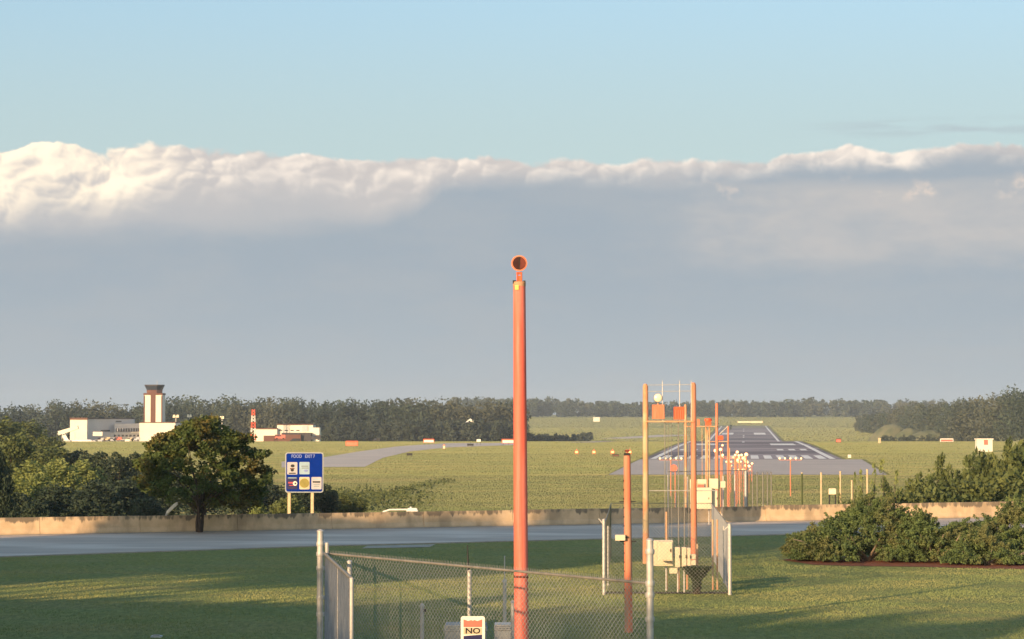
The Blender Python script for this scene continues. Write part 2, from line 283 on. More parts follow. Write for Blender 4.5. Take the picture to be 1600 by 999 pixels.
# ------------------------------------------------------------------ mesh helpers
class MB:
    """collects shapes into one mesh"""
    def __init__(s): s.v = []; s.f = []; s.mi = []; s.cur = 0
    def add(s, vs, fs):
        b = len(s.v); s.v += [tuple(v) for v in vs]; s.f += [tuple(i + b for i in f) for f in fs]; s.mi += [s.cur] * len(fs); return s
    def box(s, cx, cy, cz, sx, sy, sz, rz=0.0, taper=1.0, bev=0.0):
        """cz is the bottom; optional chamfered vertical edges and top"""
        ca, sa = math.cos(rz), math.sin(rz)
        def ring(z, kx, ky, b):
            x, y = sx / 2 * kx, sy / 2 * ky
            if b <= 0: p = [(-x, -y), (x, -y), (x, y), (-x, y)]
            else: p = [(-x + b, -y), (x - b, -y), (x, -y + b), (x, y - b), (x - b, y), (-x + b, y), (-x, y - b), (-x, -y + b)]
            return [(cx + a * ca - c * sa, cy + a * sa + c * ca, z) for a, c in p]
        if bev <= 0: rs = [ring(cz, 1, 1, 0), ring(cz + sz, taper, taper, 0)]
        else:
            kx = 1 - 2 * bev / sx; ky = 1 - 2 * bev / sy
            rs = [ring(cz, 1, 1, bev), ring(cz + sz - bev, taper, taper, bev), ring(cz + sz, kx * taper, ky * taper, bev * 0.6)]
        n = len(rs[0]); vs = [p for r_ in rs for p in r_]; fs = [tuple(range(n))[::-1]]
        for j in range(len(rs) - 1):
            for i in range(n):
                i2 = (i + 1) % n; fs.append((j * n + i, j * n + i2, (j + 1) * n + i2, (j + 1) * n + i))
        fs.append(tuple(range((len(rs) - 1) * n, len(rs) * n)))
        return s.add(vs, fs)
    def tube(s, pts, rad, n=8, cap=True):
        pts = [Vector(p) for p in pts]
        if not isinstance(rad, (list, tuple)): rad = [rad] * len(pts)
        vs = []; fs = []; prev = None
        for i, p in enumerate(pts):
            d = (pts[min(i + 1, len(pts) - 1)] - pts[max(i - 1, 0)]).normalized()
            a = d.orthogonal().normalized() if prev is None else (prev - d * prev.dot(d)).normalized()
            prev = a; b = d.cross(a)
            for j in range(n):
                t = 2 * math.pi * j / n; vs.append(p + (a * math.cos(t) + b * math.sin(t)) * rad[i])
        for i in range(len(pts) - 1):
            for j in range(n):
                j2 = (j + 1) % n; fs.append((i * n + j, i * n + j2, (i + 1) * n + j2, (i + 1) * n + j))
        if cap: fs.append(tuple(range(n))[::-1]); fs.append(tuple(range((len(pts) - 1) * n, len(pts) * n)))
        return s.add(vs, fs)
    def lathe(s, c, prof, axis='z', n=16):
        """prof = [(radius, height)...] about axis through c"""
        vs = []; fs = []
        for r, h in prof:
            for j in range(n):
                t = 2 * math.pi * j / n; a, b = r * math.cos(t), r * math.sin(t)
                vs.append({'z': (c[0] + a, c[1] + b, c[2] + h), 'y': (c[0] + a, c[1] + h, c[2] + b), 'x': (c[0] + h, c[1] + a, c[2] + b)}[axis])
        for i in range(len(prof) - 1):
            for j in range(n):
                j2 = (j + 1) % n; fs.append((i * n + j, i * n + j2, (i + 1) * n + j2, (i + 1) * n + j))
        fs.append(tuple(range(n))[::-1]); fs.append(tuple(range((len(prof) - 1) * n, len(prof) * n)))
        return s.add(vs, fs)
    def slab(s, poly, y0, y1):
        """outline in x,z extruded along y"""
        n = len(poly); vs = [(x, y0, z) for x, z in poly] + [(x, y1, z) for x, z in poly]
        fs = [tuple(range(n)), tuple(range(n, 2 * n))[::-1]]
        for i in range(n): fs.append((i, (i + 1) % n, n + (i + 1) % n, n + i))
        return s.add(vs, fs)
    def prism(s, poly, z0, z1):
        n = len(poly); vs = [(x, y, z0) for x, y in poly] + [(x, y, z1) for x, y in poly]
        fs = [tuple(range(n))[::-1], tuple(range(n, 2 * n))]
        for i in range(n): fs.append((i, (i + 1) % n, n + (i + 1) % n, n + i))
        return s.add(vs, fs)
    def build(s, name, m, parent=None, smooth=False, loc=None):
        me = bpy.data.meshes.new(name); me.from_pydata(s.v, [], s.f)
        for k_ in (m if isinstance(m, list) else [m]): me.materials.append(k_ if not isinstance(k_, str) else M[k_])
        me.polygons.foreach_set('material_index', s.mi)
        bm = bmesh.new(); bm.from_mesh(me); bmesh.ops.recalc_face_normals(bm, faces=bm.faces); bm.to_mesh(me); bm.free()
        if smooth:
            me.polygons.foreach_set('use_smooth', [True] * len(me.polygons))
            try: me.set_sharp_from_angle(angle=R(38))
            except Exception: pass
        me.update()
        return link(name, me, parent, loc)

def link(name, me, parent=None, loc=None):
    o = bpy.data.objects.new(name, me); C.objects.link(o)
    if parent is not None: o.parent = parent
    if loc is not None: o.location = loc
    return o
def tag(o, label=None, cat=None, group=None, kind=None):
    if label: o['label'] = label
    if cat: o['category'] = cat
    if group: o['group'] = group
    if kind: o['kind'] = kind
    return o
def thing(name, label, cat, loc=(0, 0, 0), rz=0.0, group=None):
    o = bpy.data.objects.new(name, None); C.objects.link(o); o.location = loc; o.rotation_euler = (0, 0, rz); o.empty_display_size = 0.3
    return tag(o, label, cat, group)
def copy_tree(o, parent=None):
    c = o.copy(); C.objects.link(c)
    if parent is not None: c.parent = parent
    for ch in list(o.children): copy_tree(ch, c)
    return c
def place(proto, used, loc, rz=0.0, label=None, scale=None):
    o = proto if not used[0] else copy_tree(proto); used[0] = True
    o.location = loc; o.rotation_euler = (0, 0, rz)
    if scale: o.scale = scale if isinstance(scale, tuple) else (scale,) * 3
    if label: o['label'] = label
    return o
def quads_mesh(name, P, m, parent=None, kind=None, loc=None, n=4):
    """P: (N, n, 3) array of polygons"""
    P = np.asarray(P, dtype=np.float32); N = P.shape[0]
    me = bpy.data.meshes.new(name); me.vertices.add(N * n); me.vertices.foreach_set('co', P.reshape(-1))
    me.loops.add(N * n); me.loops.foreach_set('vertex_index', np.arange(N * n, dtype=np.int32))
    me.polygons.add(N); me.polygons.foreach_set('loop_start', np.arange(0, N * n, n, dtype=np.int32))
    me.update(calc_edges=True)
    me.materials.append(M[m] if isinstance(m, str) else m)
    o = link(name, me, parent, loc)
    if kind: o['kind'] = kind
    return o

# picture pixel + distance -> place in the world
ct, st = math.cos(PITCH), math.sin(PITCH)
def W(px, py, Y):
    cx, cy = (px - 800) / F, (499.5 - py) / F
    d = (cx, ct - cy * st, st + cy * ct); k_ = Y / d[1]
    return Vector((d[0] * k_, Y, CAMZ + d[2] * k_))
def X_(px, Y): return W(px, 648, Y).x
def Z_(py, Y): return W(800, py, Y).z

# ------------------------------------------------------------------ ground
def wallY(x): return 126.7 + 0.39 * x
def lerp(t, a, b): return a + (b - a) * t
NEAR = [(-500, 1.4), (29, 1.4), (62, 0.0), (1e6, 0.0)]
FAR = [(0, -5.2), (860, -5.2), (1030, -5.6), (1400, -12.0), (1640, -10.6), (2375, -6.7), (3000, 2.3), (3600, 3.2), (1e6, 3.2)]
def pl(T, v):
    for (a, za), (b, zb) in zip(T, T[1:]):
        if v <= b: return lerp((v - a) / (b - a), za, zb)
    return T[-1][1]
def sm(t): t = max(0.0, min(1.0, t)); return t * t * (3 - 2 * t)
def G(x, y):
    s_ = y - wallY(max(-80, min(80, x)))
    if s_ < 1.2: return pl(NEAR, y)
    z = pl(FAR, y)
    if y > 1030 and x < 0: z -= 5.0 * sm((-x - 60) / 160) * sm((y - 1030) / 120) * sm((2400 - y) / 600)
    return lerp(sm((s_ - 1.2) / 8.0), 0.0, z)
rows = list(np.arange(-60, 20, 8)) + list(np.arange(20, 64, 2)) + list(np.arange(64, 126, 2)) + [126.7 + v for v in (0, 0.6, 1.2, 2, 3, 4, 5, 6, 7, 8, 9.2)]
rows += [138, 142, 150, 160, 180, 200, 230, 260, 300, 350, 400] + list(range(450, 1000, 50)) + [1000, 1030] + list(range(1060, 1700, 40)) + list(range(1750, 3100, 75)) + [3200, 3400, 3600, 4500, 6500, 10000, 18000, 30000]
rows = sorted(set(float(r) for r in rows))
cols = [0.0]
stp = 2.0
while cols[-1] < 9000: cols.append(cols[-1] + stp); stp *= 1.0 if cols[-1] < 60 else 1.09
cols = sorted(set([-c for c in cols] + cols))
def sheet_y(r, x):
    w_ = sm((r - 60) / 45) * (1 - sm((r - 180) / 320)); return r + 0.39 * max(-80, min(80, x)) * w_
def sheet(name, rr, cc, m, eps=0.0, lab=None):
    vs = []; fs = []
    for r in rr:
        for x in cc:
            y = sheet_y(r, x); vs.append((x, y, G(x, y) + eps))
    n = len(cc)
    for i in range(len(rr) - 1):
        for j in range(n - 1): fs.append((i * n + j, i * n + j + 1, (i + 1) * n + j + 1, (i + 1) * n + j))
    b = MB(); b.add(vs, fs); o = b.build(name, m); o['kind'] = 'structure'; return o
# one continuous sheet; near part wears lawn, the part beyond the wall airfield grass
gr = sheet('ground', rows, cols, ['lawn', 'field'])
me = gr.data; mi = np.zeros(len(me.polygons), dtype=np.int32)
for p in me.polygons:
    c_ = p.center
    if c_.y > wallY(max(-80, min(80, c_.x))) + 0.7: mi[p.index] = 1
me.polygons.foreach_set('material_index', mi)

def near_patch(name, poly, m, eps, dens=1.5):
    """polygon (x,y) on the flat near ground, triangulated and laid on it"""
    bm = bmesh.new(); vv = [bm.verts.new((x, y, 0)) for x, y in poly]; f = bm.faces.new(vv)
    for ax, lo, hi in ((0, min(p[0] for p in poly), max(p[0] for p in poly)), (1, min(p[1] for p in poly), max(p[1] for p in poly))):
        t = lo + dens
        while t < hi:
            co = (t, 0, 0) if ax == 0 else (0, t, 0); no = (1, 0, 0) if ax == 0 else (0, 1, 0)
            bmesh.ops.bisect_plane(bm, geom=bm.verts[:] + bm.edges[:] + bm.faces[:], plane_co=co, plane_no=no); t += dens
    for v in bm.verts: v.co.z = G(v.co.x, v.co.y) + eps
    me = bpy.data.meshes.new(name); bm.to_mesh(me); bm.free(); me.materials.append(M[m])
    o = link(name, me); o['kind'] = 'structure'; return o
def nearedge(x):
    T = [(-200, 25), (-60, 88.0), (-22, 98.6), (-8.3, 107.5), (3, 113.0), (13.7, 118.0), (80, 145)]
    for (a, ya), (b, yb) in zip(T, T[1:]):
        if x <= b: return lerp((x - a) / (b - a), ya, yb)
    return 145
def faredge(x): return wallY(x) - 0.9
xs = [-78, -60, -45, -30, -22, -15, -8.3, -5, 0, 3, 8, 13.7, 20, 30, 45, 60, 78]
near_patch('road', [(x, nearedge(x)) for x in xs] + [(x, faredge(x)) for x in xs[::-1]], 'asphalt', 0.008, 4)
# kerb along the lawn: a low real step with a gutter strip
kb = MB()
for a, b in zip(xs, xs[1:]):
    for t in range(4):
        x0, x1 = lerp(t / 4, a, b), lerp((t + 1) / 4, a, b) - 0.01; y0, y1 = nearedge(x0), nearedge(x1)
        kb.add([(x0, y0 - .28, 0), (x1, y1 - .28, 0), (x1, y1 - .28, .045), (x0, y0 - .28, .045), (x0, y0 - .02, .045), (x1, y1 - .02, .045), (x1, y1, .0), (x0, y0, .0)],
               [(0, 1, 2, 3), (3, 2, 5, 4), (4, 5, 6, 7)])
o = kb.build('kerb', 'curb'); o['kind'] = 'structure'
kb = MB()
for a, b in zip(xs, xs[1:]):
    y0, y1 = faredge(a), faredge(b)
    kb.add([(a, y0, .002), (b, y1, .002), (b, y1 + .05, .03), (a, y0 + .05, .03), (a, y0 + .62, .04), (b, y1 + .62, .04)], [(0, 1, 2, 3), (3, 2, 5, 4)])
o = kb.build('verge_strip', 'curb'); o['kind'] = 'structure'
# faint pale patch where a drive meets the road
near_patch('drive_apron', [(-6.5, 105.5), (-3.6, 106.7), (-3.4, 109.0), (-5.2, 108.1), (-6.4, 107.6)], 'curb', 0.016, 1.0)

# far pavements: sheets that follow the terrain
def far_poly(name, left, right, y0, y1, m, eps, step=20):
    """left(y), right(y) give the two edges"""
    ys = sorted(set([y0, y1] + [v for v in (860, 1030, 1400, 1640, 2375) if y0 < v < y1] + list(np.arange(y0, y1, step))))
    vs = []; fs = []; n = 9
    for y in ys:
        for j in range(n):
            x = lerp(j / (n - 1), left(y), right(y)); vs.append((x, y, G(x, y) + eps))
    for i in range(len(ys) - 1):
        for j in range(n - 1): fs.append((i * n + j, i * n + j + 1, (i + 1) * n + j + 1, (i + 1) * n + j))
    b = MB(); b.add(vs, fs); o = b.build(name, m); o['kind'] = 'structure'; return o
RC = lambda y: 0.0953 * y - 0.3                 # runway centre line
def strip(name, off0, off1, y0, y1, m, eps, step=50): return far_poly(name, lambda y: RC(y) + off0, lambda y: RC(y) + off1, y0, y1, m, eps, step)
strip('runway', -24.5, 24.5, 596, 2450, 'runway', 0.05)
far_poly('blast_pad', lambda y: lerp((y - 445) / 155, 17.6, 31.6), lambda y: lerp((y - 445) / 155, 68.5, 86), 445, 596, 'pad', 0.04)
def mark(o0, o1, y0, y1): return strip('runway_marking', o0, o1, y0, y1, 'paint', 0.10)
mark(-22.9, -21.4, 600, 2440); mark(21.4, 22.9, 600, 2440)
for k_ in range(6):
    for s_ in (-1, 1):
        a = 2.0 + k_ * 3.35; mark(min(s_ * a, s_ * (a + 2.0)), max(s_ * a, s_ * (a + 2.0)), 601, 652)
for k_ in range(3):
    for s_ in (-1, 1):
        a = 10.5 + k_ * 3.6; mark(min(s_ * a, s_ * (a + 2.0)), max(s_ * a, s_ * (a + 2.0)), 742, 772)
for s_ in (-1, 1):
    mark(min(s_ * 10, s_ * 19), max(s_ * 10, s_ * 19), 870, 930)
    mark(min(s_ * 8, s_ * 17), max(s_ * 8, s_ * 17), 1850, 1960)
for y in (980, 1700, 1780, 2050, 2200): mark(-0.5, 0.5, y, y + 36)
# taxiway to the left and its far arm
TAXI = []
def quad_on_plane(name, pts, m, eps, z=-5.2, n=24):
    """pts: picture points on the flat field, traced to the ground plane, then filled as strips"""
    q = []
    for px, py in pts:
        cx, cy = (px - 800) / F, (499.5 - py) / F; dzz = st + cy * ct; k_ = (z - CAMZ) / dzz; q.append((cx * k_, (ct - cy * st) * k_))
    TAXI.append(q); return near_patch(name, q, m, eps, 45)
quad_on_plane('taxiway', [(440, 731), (570, 730), (598, 716), (640, 706), (700, 699.5), (812, 695.5), (812, 691.5), (700, 692), (620, 698), (560, 706), (500, 716), (440, 722)], 'taxi', 0.05)
for q in ([(885, 980), (928, 980), (965, 1029), (938, 1029)], [(935, 1650), (985, 1650), (1090, 1830), (1030, 1830)]):
    q = [(X_(a_, b_), b_) for a_, b_ in q]; TAXI.append(q); near_patch('taxiway', q, 'taxi', 0.12, 24)

# red mulch beds under the junipers
near_patch('mulch_bed', [(X_(1222, 97), 97.3), (11.6, 94.2), (13.0, 93.4), (15.6, 92.9), (17.5, 91.9), (20.5, 91.0), (27, 90.0), (27, 99), (18, 100), (12.0, 99.2)], 'mulch', 0.012, 1.0)

# ------------------------------------------------------------------ grass blades on the near lawn
rng = np.random.default_rng(5)
def blades(n, x0f, y0, y1, h0_, h1_, wd):
    y = y0 + (y1 - y0) * rng.random(n) ** 1.0; x = (rng.random(n) * 2 - 1) * (0.225 * y + 1.0)
    ok = y < np.interp(x, [-78, -60, -22, -8.3, 3, 13.7, 80], [76, 88, 98.6, 107.5, 113, 118, 145]) - 0.35
    ok &= ~((x > X_(1222, 97) - .0) & (y > 93.3 - 0.30 * (x - 13)) & (y < 100))
    x, y = x[ok], y[ok]; z = np.interp(y, [29, 62, 200], [1.4, 0, 0]); N = len(x)
    patch = 0.75 + 0.35 * np.sin(x * 0.9 + 2 * np.sin(y * 0.35)) * np.sin(y * 0.7 + x * 0.2)
    h = (h0_ + (h1_ - h0_) * rng.random(N)) * patch; a = rng.normal(0, .6, N); lean = rng.normal(0, 0.03, (N, 2))
    P = np.zeros((N, 3, 3)); dxx, dyy = np.cos(a) * wd, np.sin(a) * wd
    P[:, 0] = np.stack([x - dxx, y - dyy, z - .005], 1); P[:, 1] = np.stack([x + dxx, y + dyy, z - .005], 1)
    P[:, 2] = np.stack([x + lean[:, 0], y + lean[:, 1], z + h], 1); return P
gb = quads_mesh('grass', np.concatenate([blades(420000, 0, 55, 118, 0.02, 0.055, 0.009)]), 'blade', kind='stuff', n=3)

# rougher grass out on the airfield, kept off the pavements
def inpoly(x, y, poly):
    ins = np.zeros(len(x), bool); n = len(poly)
    for i in range(n):
        (xa, ya), (xb, yb) = poly[i], poly[(i + 1) % n]
        c_ = ((ya > y) != (yb > y)) & (x < (xb - xa) * (y - ya) / (yb - ya + 1e-9) + xa); ins ^= c_
    return ins
def field_blades(n, y0, y1, h0_, h1_, wd):
    y = y0 + (y1 - y0) * rng.random(n); x = (rng.random(n) * 2 - 1) * (0.222 * y + 2)
    ok = ~((y > 592) & (y < 2460) & (np.abs(x - RC(y)) < 25.5 + wd))
    ok &= ~inpoly(x, y, [(17.2, 443), (69, 443), (87, 600), (31, 600)])
    for q in TAXI: ok &= ~inpoly(x, y, q)
    x, y = x[ok], y[ok]; N = len(x); yt = np.arange(200, 3100, 5.0); z = np.interp(y, yt, [G(60, q) for q in yt]); nz_ = (x < -60) & (y > 1030); z[nz_] = [G(a_, b_) for a_, b_ in zip(x[nz_], y[nz_])]
    h = h0_ + (h1_ - h0_) * rng.random(N) ** 1.5; a = rng.normal(0, .28, N)
    P = np.zeros((N, 3, 3)); dxx, dyy = np.cos(a) * wd / 2, np.sin(a) * wd / 2
    P[:, 0] = np.stack([x - dxx, y - dyy, z - .03], 1); P[:, 1] = np.stack([x + dxx, y + dyy, z - .03], 1)
    P[:, 2] = np.stack([x + rng.normal(0, wd * .3, N), y, z + h], 1); return P
quads_mesh('grass', np.concatenate([field_blades(230000, 262, 450, .05, .12, .09), field_blades(260000, 440, 720, .06, .15, .17), field_blades(200000, 700, 1040, .08, .18, .34), field_blades(120000, 1560, 3000, .2, .45, 1.1)]), 'fieldblade', kind='stuff', n=3)

# ------------------------------------------------------------------ foliage
def leaf_quads(c, size, r, up=0.35, jitter=0.45):
    N = len(c); a = r.normal(size=(N, 3)); a[:, 2] *= (1 - up); a /= np.linalg.norm(a, axis=1, keepdims=True) + 1e-9
    b = np.cross(a, r.normal(size=(N, 3))); b /= np.linalg.norm(b, axis=1, keepdims=True) + 1e-9
    s_ = size * (1 - jitter + 2 * jitter * r.random((N, 1))); a = a * s_; b = b * s_ * 0.62
    return np.stack([c - a, c - b * .9 + a * .15, c + a, c + b * .9 + a * .15], 1)
def clump_points(clumps, per, r, shell=0.55):
    out_ = []
    for (c, rad) in clumps:
        d = r.normal(size=(per, 3)); d /= np.linalg.norm(d, axis=1, keepdims=True)
        t = shell + (1 - shell) * r.random((per, 1)) ** 0.6; t *= 1 + 0.12 * r.normal(size=(per, 1))
        out_.append(np.array(c) + d * t * np.array(rad))
    return np.concatenate(out_)
def crown_clumps(r, n, cx, cz, rx, rz_, cr, flat=0.75, hollow=0.35, prof=None):
    """n clumps of radius cr spread through an ellipsoid crown centred (cx,*,cz)"""
    o_ = []
    for i in range(n):
        d = r.normal(size=3); d /= np.linalg.norm(d); t = hollow + (1 - hollow) * r.random() ** 0.5
        p = np.array([cx[0] + d[0] * rx * t, cx[1] + d[1] * rx * t, cz + d[2] * rz_ * t])
        k_ = cr * (0.6 + 0.8 * r.random()); o_.append((p, (k_, k_, k_ * flat)))
    return o_
def trunk_mb(h, r0, r_, limbs=5, spread=1.0, start=0.35, lean=0.04, n=8):
    b = MB(); pts = [(0, 0, -0.15)]; rad = [r0 * 1.3]
    for i in range(1, 6):
        t = i / 5; pts.append((r_.normal() * lean * h * t, r_.normal() * lean * h * t, h * t)); rad.append(r0 * (1 - 0.8 * t))
    b.tube(pts, rad, n)
    for i in range(limbs):
        t = start + (0.85 - start) * i / max(1, limbs - 1); a = i * 2.4 + r_.random(); z = h * t
        p0 = Vector((pts[2][0] * t, pts[2][1] * t, z)); L = spread * (1.15 - t)
        p1 = p0 + Vector((math.cos(a) * L * .5, math.sin(a) * L * .5, L * .35)); p2 = p0 + Vector((math.cos(a) * L, math.sin(a) * L, L * (.6 + .3 * r_.random())))
        b.tube([p0, p1, p2], [r0 * .5 * (1 - t * .4), r0 * .3, r0 * .1], 6)
    return b
def make_tree(name, label, cat, h, wd, m, n_cl, per, leafsize, seed, base=0.25, group=None, pine=False, trunkm='bark', cr=None, r0=None):
    r = np.random.default_rng(seed); t = thing(name, label, cat, group=group)
    trunk_mb(h * (0.9 if pine else 0.72), r0 or 0.02 * h + .04, r, 5, wd * .4, max(0.2, base)).build('trunk', trunkm, t, True)
    if pine:
        cl = []
        for i in range(n_cl):
            f = (i + r.random()) / n_cl; z = h * (base + (1 - base) * f); rr = wd / 2 * (1 - f) ** 0.75 * (0.55 + 0.5 * r.random()); a = r.random() * 6.283
            k_ = (cr or wd * .13) * (1.25 - .8 * f); cl.append((np.array([math.cos(a) * rr * .75, math.sin(a) * rr * .75, z]), (k_ * 1.2, k_ * 1.2, k_ * .7)))
    else:
        cz = h * (base + 1) / 2; cl = crown_clumps(r, n_cl, (0, 0), cz, wd * .40, h * (1 - base) * .42, cr or wd * .16)
    quads_mesh('crown', leaf_quads(clump_points(cl, per, r), leafsize, r), m, t)
    return t

# --- the round tree in front of the concrete wall
TY = 119.9
r = np.random.default_rng(11)
tx, _, tz = W(311, 829.5, TY); t0 = thing('shade_tree', 'round dark green tree with russet tinged leaves in front of the concrete wall', 'tree', (tx, TY, G(tx, TY)))
b = MB()
for a, dx_, top_ in ((0.0, -0.05, 1.9), (2.0, 0.07, 2.2), (4.1, 0.02, 2.0)):
    b.tube([(dx_ * 1.2, .03 * math.sin(a), -.1), (dx_ * 2.2, .1 * math.sin(a), .5), (dx_ * 3 + .12 * math.cos(a), .2 * math.sin(a), 1.1), (dx_ * 5 + .4 * math.cos(a), .5 * math.sin(a), top_)], [.105, .075, .06, .04], 8)
for i in range(16):
    a = i * 2.4; L = 1.3 + 1.5 * r.random(); z0 = .8 + .07 * i
    b.tube([(0.05 * math.cos(a), .05 * math.sin(a), z0), (L * .45 * math.cos(a), L * .45 * math.sin(a), z0 + .55 + .04 * i), (L * math.cos(a), L * math.sin(a), z0 + .9 + .14 * i)], [.045, .03, .01], 5)
b.build('trunk', 'bark', t0, True)
cl = []
for i in range(420):
    # flattened dome: widest low, rounded top
    z = 1.28 + 4.12 * r.random() ** 0.92; f = (z - 1.28) / 4.12
    rr = 3.25 * (1 - max(0, f - .28) ** 1.9 / .72 ** 1.9 * 0.93) ** .55 * (0.72 + .28 * min(1, f / .22))
    a = r.random() * 6.283; q = rr * (.45 + .55 * r.random() ** .5)
    q *= 1.06 + .10 * math.sin(3 * a + 1) + .08 * math.sin(5 * a + 1.7 * z)
    z += .22 * math.sin(2.1 * q * math.cos(a) + 1) * f
    if math.cos(a) * q < -1.2 and z < 1.95: continue
    k_ = .20 + .24 * r.random(); cl.append((np.array([math.cos(a) * q, math.sin(a) * q, z]), (k_, k_, k_ * .7)))
quads_mesh('crown', leaf_quads(clump_points(cl, 80, r, .35), .085, r), 'leaf_oak', t0)

# --- junipers on the mulch bed
def juniper(label, x, y, wd, dp, h, seed, n=260, lean=0.15):
    r = np.random.default_rng(seed); t = thing('juniper', label, 'shrub', (x, y, G(x, y)), group='spreading junipers on the red mulch bed')
    b = MB()
    for i in range(9):
        a = 3.6 + 2.2 * i / 8 + .2 * r.random(); L = (0.35 + .25 * r.random()) * wd
        b.tube([(0.1 * math.cos(i * 2), -.1, -.05), (L * .35 * math.cos(a), L * .25 * math.sin(a), h * .18), (L * .7 * math.cos(a), L * .45 * math.sin(a), h * .34), (L * math.cos(a), L * .6 * math.sin(a), h * (.42 + .2 * r.random()))], [.06, .045, .032, .012], 6)
    b.build('trunk', 'branch', t, True)
    P = []
    for i in range(n):
        a = r.random() * 6.283; u = r.random() ** .5; X, Yy = u * math.cos(a), u * math.sin(a)
        dome = max(0.0, 1 - u ** 2.4) ** .5
        hh = h * (.9 + .16 * math.sin(3.1 * X + seed) + .10 * math.sin(7 * X + 2 * Yy + seed))
        z = hh * dome * (0.62 + .38 * r.random())
        if u > .5: z = hh * (dome * r.random() * .95 + .02)
        if Yy < -.25 and abs(X + .05) < .17 and z < h * .34 and r.random() < .8: continue   # the hollow with the bare branches
        base = np.array([X * wd / 2, Yy * dp / 2, z])
        # a spray: leaves strung along an arching shoot that points out and up
        d = np.array([X * 1.0 + lean, Yy * 1.0, .25 + .5 * dome * (z / h)]) + r.normal(0, .25, 3); d /= np.linalg.norm(d)
        L = .35 + .40 * r.random(); tt = r.random((150, 1))
        p = base + d * (tt * L) + np.array([0, 0, -.16]) * tt ** 2 + r.normal(0, .075, (150, 3)) * (1.25 - tt)
        P.append(p)
    P = np.concatenate(P); P = P[P[:, 2] > 0.10]
    quads_mesh('crown', leaf_quads(P, .036, r, .1), 'leaf_juniper', t)
    return t
juniper('wide spreading juniper with bare grey branches, at the left end of the mulch bed', X_(1354, 97), 97, 6.2, 3.6, 2.02, 1, 900)
juniper('lower juniper in the middle of the mulch bed, right of the one with bare branches', X_(1455, 96.5), 96.3, 4.2, 3.0, 1.85, 4, 520)
juniper('dense green juniper on the mulch bed at the right edge of the photo', X_(1582, 97.5), 97.5, 5.2, 3.4, 2.05, 7, 720)
juniper('small brownish juniper at the front of the mulch bed near the right edge', X_(1535, 95), 94.3, 3.0, 1.8, 1.0, 9, 260)

# ------------------------------------------------------------------ trees left of the frame that throw the long shadows
used = {}
def proto(key, *a, **k):
    if key not in used: used[key] = [make_tree(*a, **k), [False]]
    return used[key]
def plant(key, x, y, s=1.0, rz=0.0, own=None, sz=None, **mk):
    p, u = proto(key, **mk) if key not in used else used[key]
    return place(p, u, (x, y, G(x, y)), rz, own, (s, s, sz or s))
r = random.Random(3)
KS = math.tan(SUN_EL) / math.tan(R(9.0))
def run_h(T, y): return float(np.interp(y, [a for a, _ in T], [b for _, b in T]))
# unseen evergreen row; heights shaped so its shadow ends along the near lawn
y = -30.0; k_ = 0
while y < 73:
    h = run_h([(-30, 8.5), (-4, 8.0), (5, 7.4), (9, 7.0), (12, 7.9), (16, 10.0), (28.6, 8.2), (39, 6.5), (49.4, 5.0), (60, 3.1), (71, 1.2), (75, 1)], y) * KS * r.uniform(.97, 1.05); g0 = G(-21, y)
    if r.random() < .10: h *= 1.12
    rad = min(3.2, max(1.7, h * .4))
    plant('hedge%d' % (k_ % 3), -21.5 + r.uniform(-.4, .4), y, rad / 6.0, r.uniform(0, 6.28), sz=(h - g0) / 10.0, name='evergreen_tree', label='dense unseen evergreen in the row that shades the near lawn', cat='tree', h=10.0, wd=6.0, m='leaf_dark',
          n_cl=120, per=36, leafsize=.34, seed=30 + k_ % 3, base=0.02, group='unseen evergreen row that shades the near lawn', cr=1.1)
    k_ += 1; y += rad * .42
# unseen pines further left; crowns raised and stepped to shade lawn and wall in patches
y = 35.5
while y < 104:
    h = run_h([(-2, 21), (18, 19.5), (37, 16.6), (50, 15.4), (56, 13.3), (59, 13.3), (60.2, 15.4), (64.5, 14.8), (66.3, 9.3), (69.3, 9.3), (70.4, 12.8), (72.0, 11.0), (81.0, 8.7), (82.5, 10.0), (87.0, 8.6), (88.5, 3.4), (104, 2.6)], y) * KS
    plant(('tall%d' if y < 53 else 'broad%d') % (k_ % 3), -40 + r.uniform(-.6, .6), y, .85 if h > 8 else .6, r.uniform(0, 6.28), sz=h / 15.0, name='shadow_pine', label='unseen pine with a bare lower trunk in the stand that shades lawn and wall', cat='tree', h=15.0, wd=6.0, m='leaf_dark',
          n_cl=190, per=46, leafsize=.36, seed=130 + k_ % 3, base=0.47 if y < 53 else 0.30, group='unseen pine stand that shades lawn and wall', cr=1.1)
    k_ += 1; y += 2.6

# ------------------------------------------------------------------ thicket behind the wall (left) and shrubs (right)
r = random.Random(21)
KIND = {
 'pine': dict(name='evergreen_tree', label='dark rounded evergreen in the thicket behind the wall', cat='tree', h=9.0, wd=4.2, m='leaf_dark', n_cl=80, per=50, leafsize=.19, seed=41, base=.12, group='dark evergreens behind the wall', cr=.62),
 'pine2': dict(name='evergreen_tree', label='dark rounded evergreen in the thicket behind the wall', cat='tree', h=9.0, wd=3.6, m='leaf_dark', n_cl=70, per=50, leafsize=.19, seed=42, base=.10, group='dark evergreens behind the wall', cr=.55),
 'dark': dict(name='leafy_tree', label='dark leafy tree in the thicket behind the wall', cat='tree', h=8.0, wd=6.5, m='leaf_dark', n_cl=90, per=60, leafsize=.2, seed=43, base=.05, group='dark leafy trees behind the wall', cr=.95),
 'mid': dict(name='leafy_tree', label='olive leafy tree in the thicket behind the wall', cat='tree', h=8.0, wd=6.0, m='leaf_mid', n_cl=90, per=60, leafsize=.2, seed=44, base=.06, group='olive trees behind the wall', cr=.9),
 'light': dict(name='leafy_tree', label='pale sunlit tree in the thicket behind the wall', cat='tree', h=8.0, wd=5.5, m='leaf_light', n_cl=90, per=60, leafsize=.18, seed=45, base=.04, group='pale green trees behind the wall', cr=.8)}
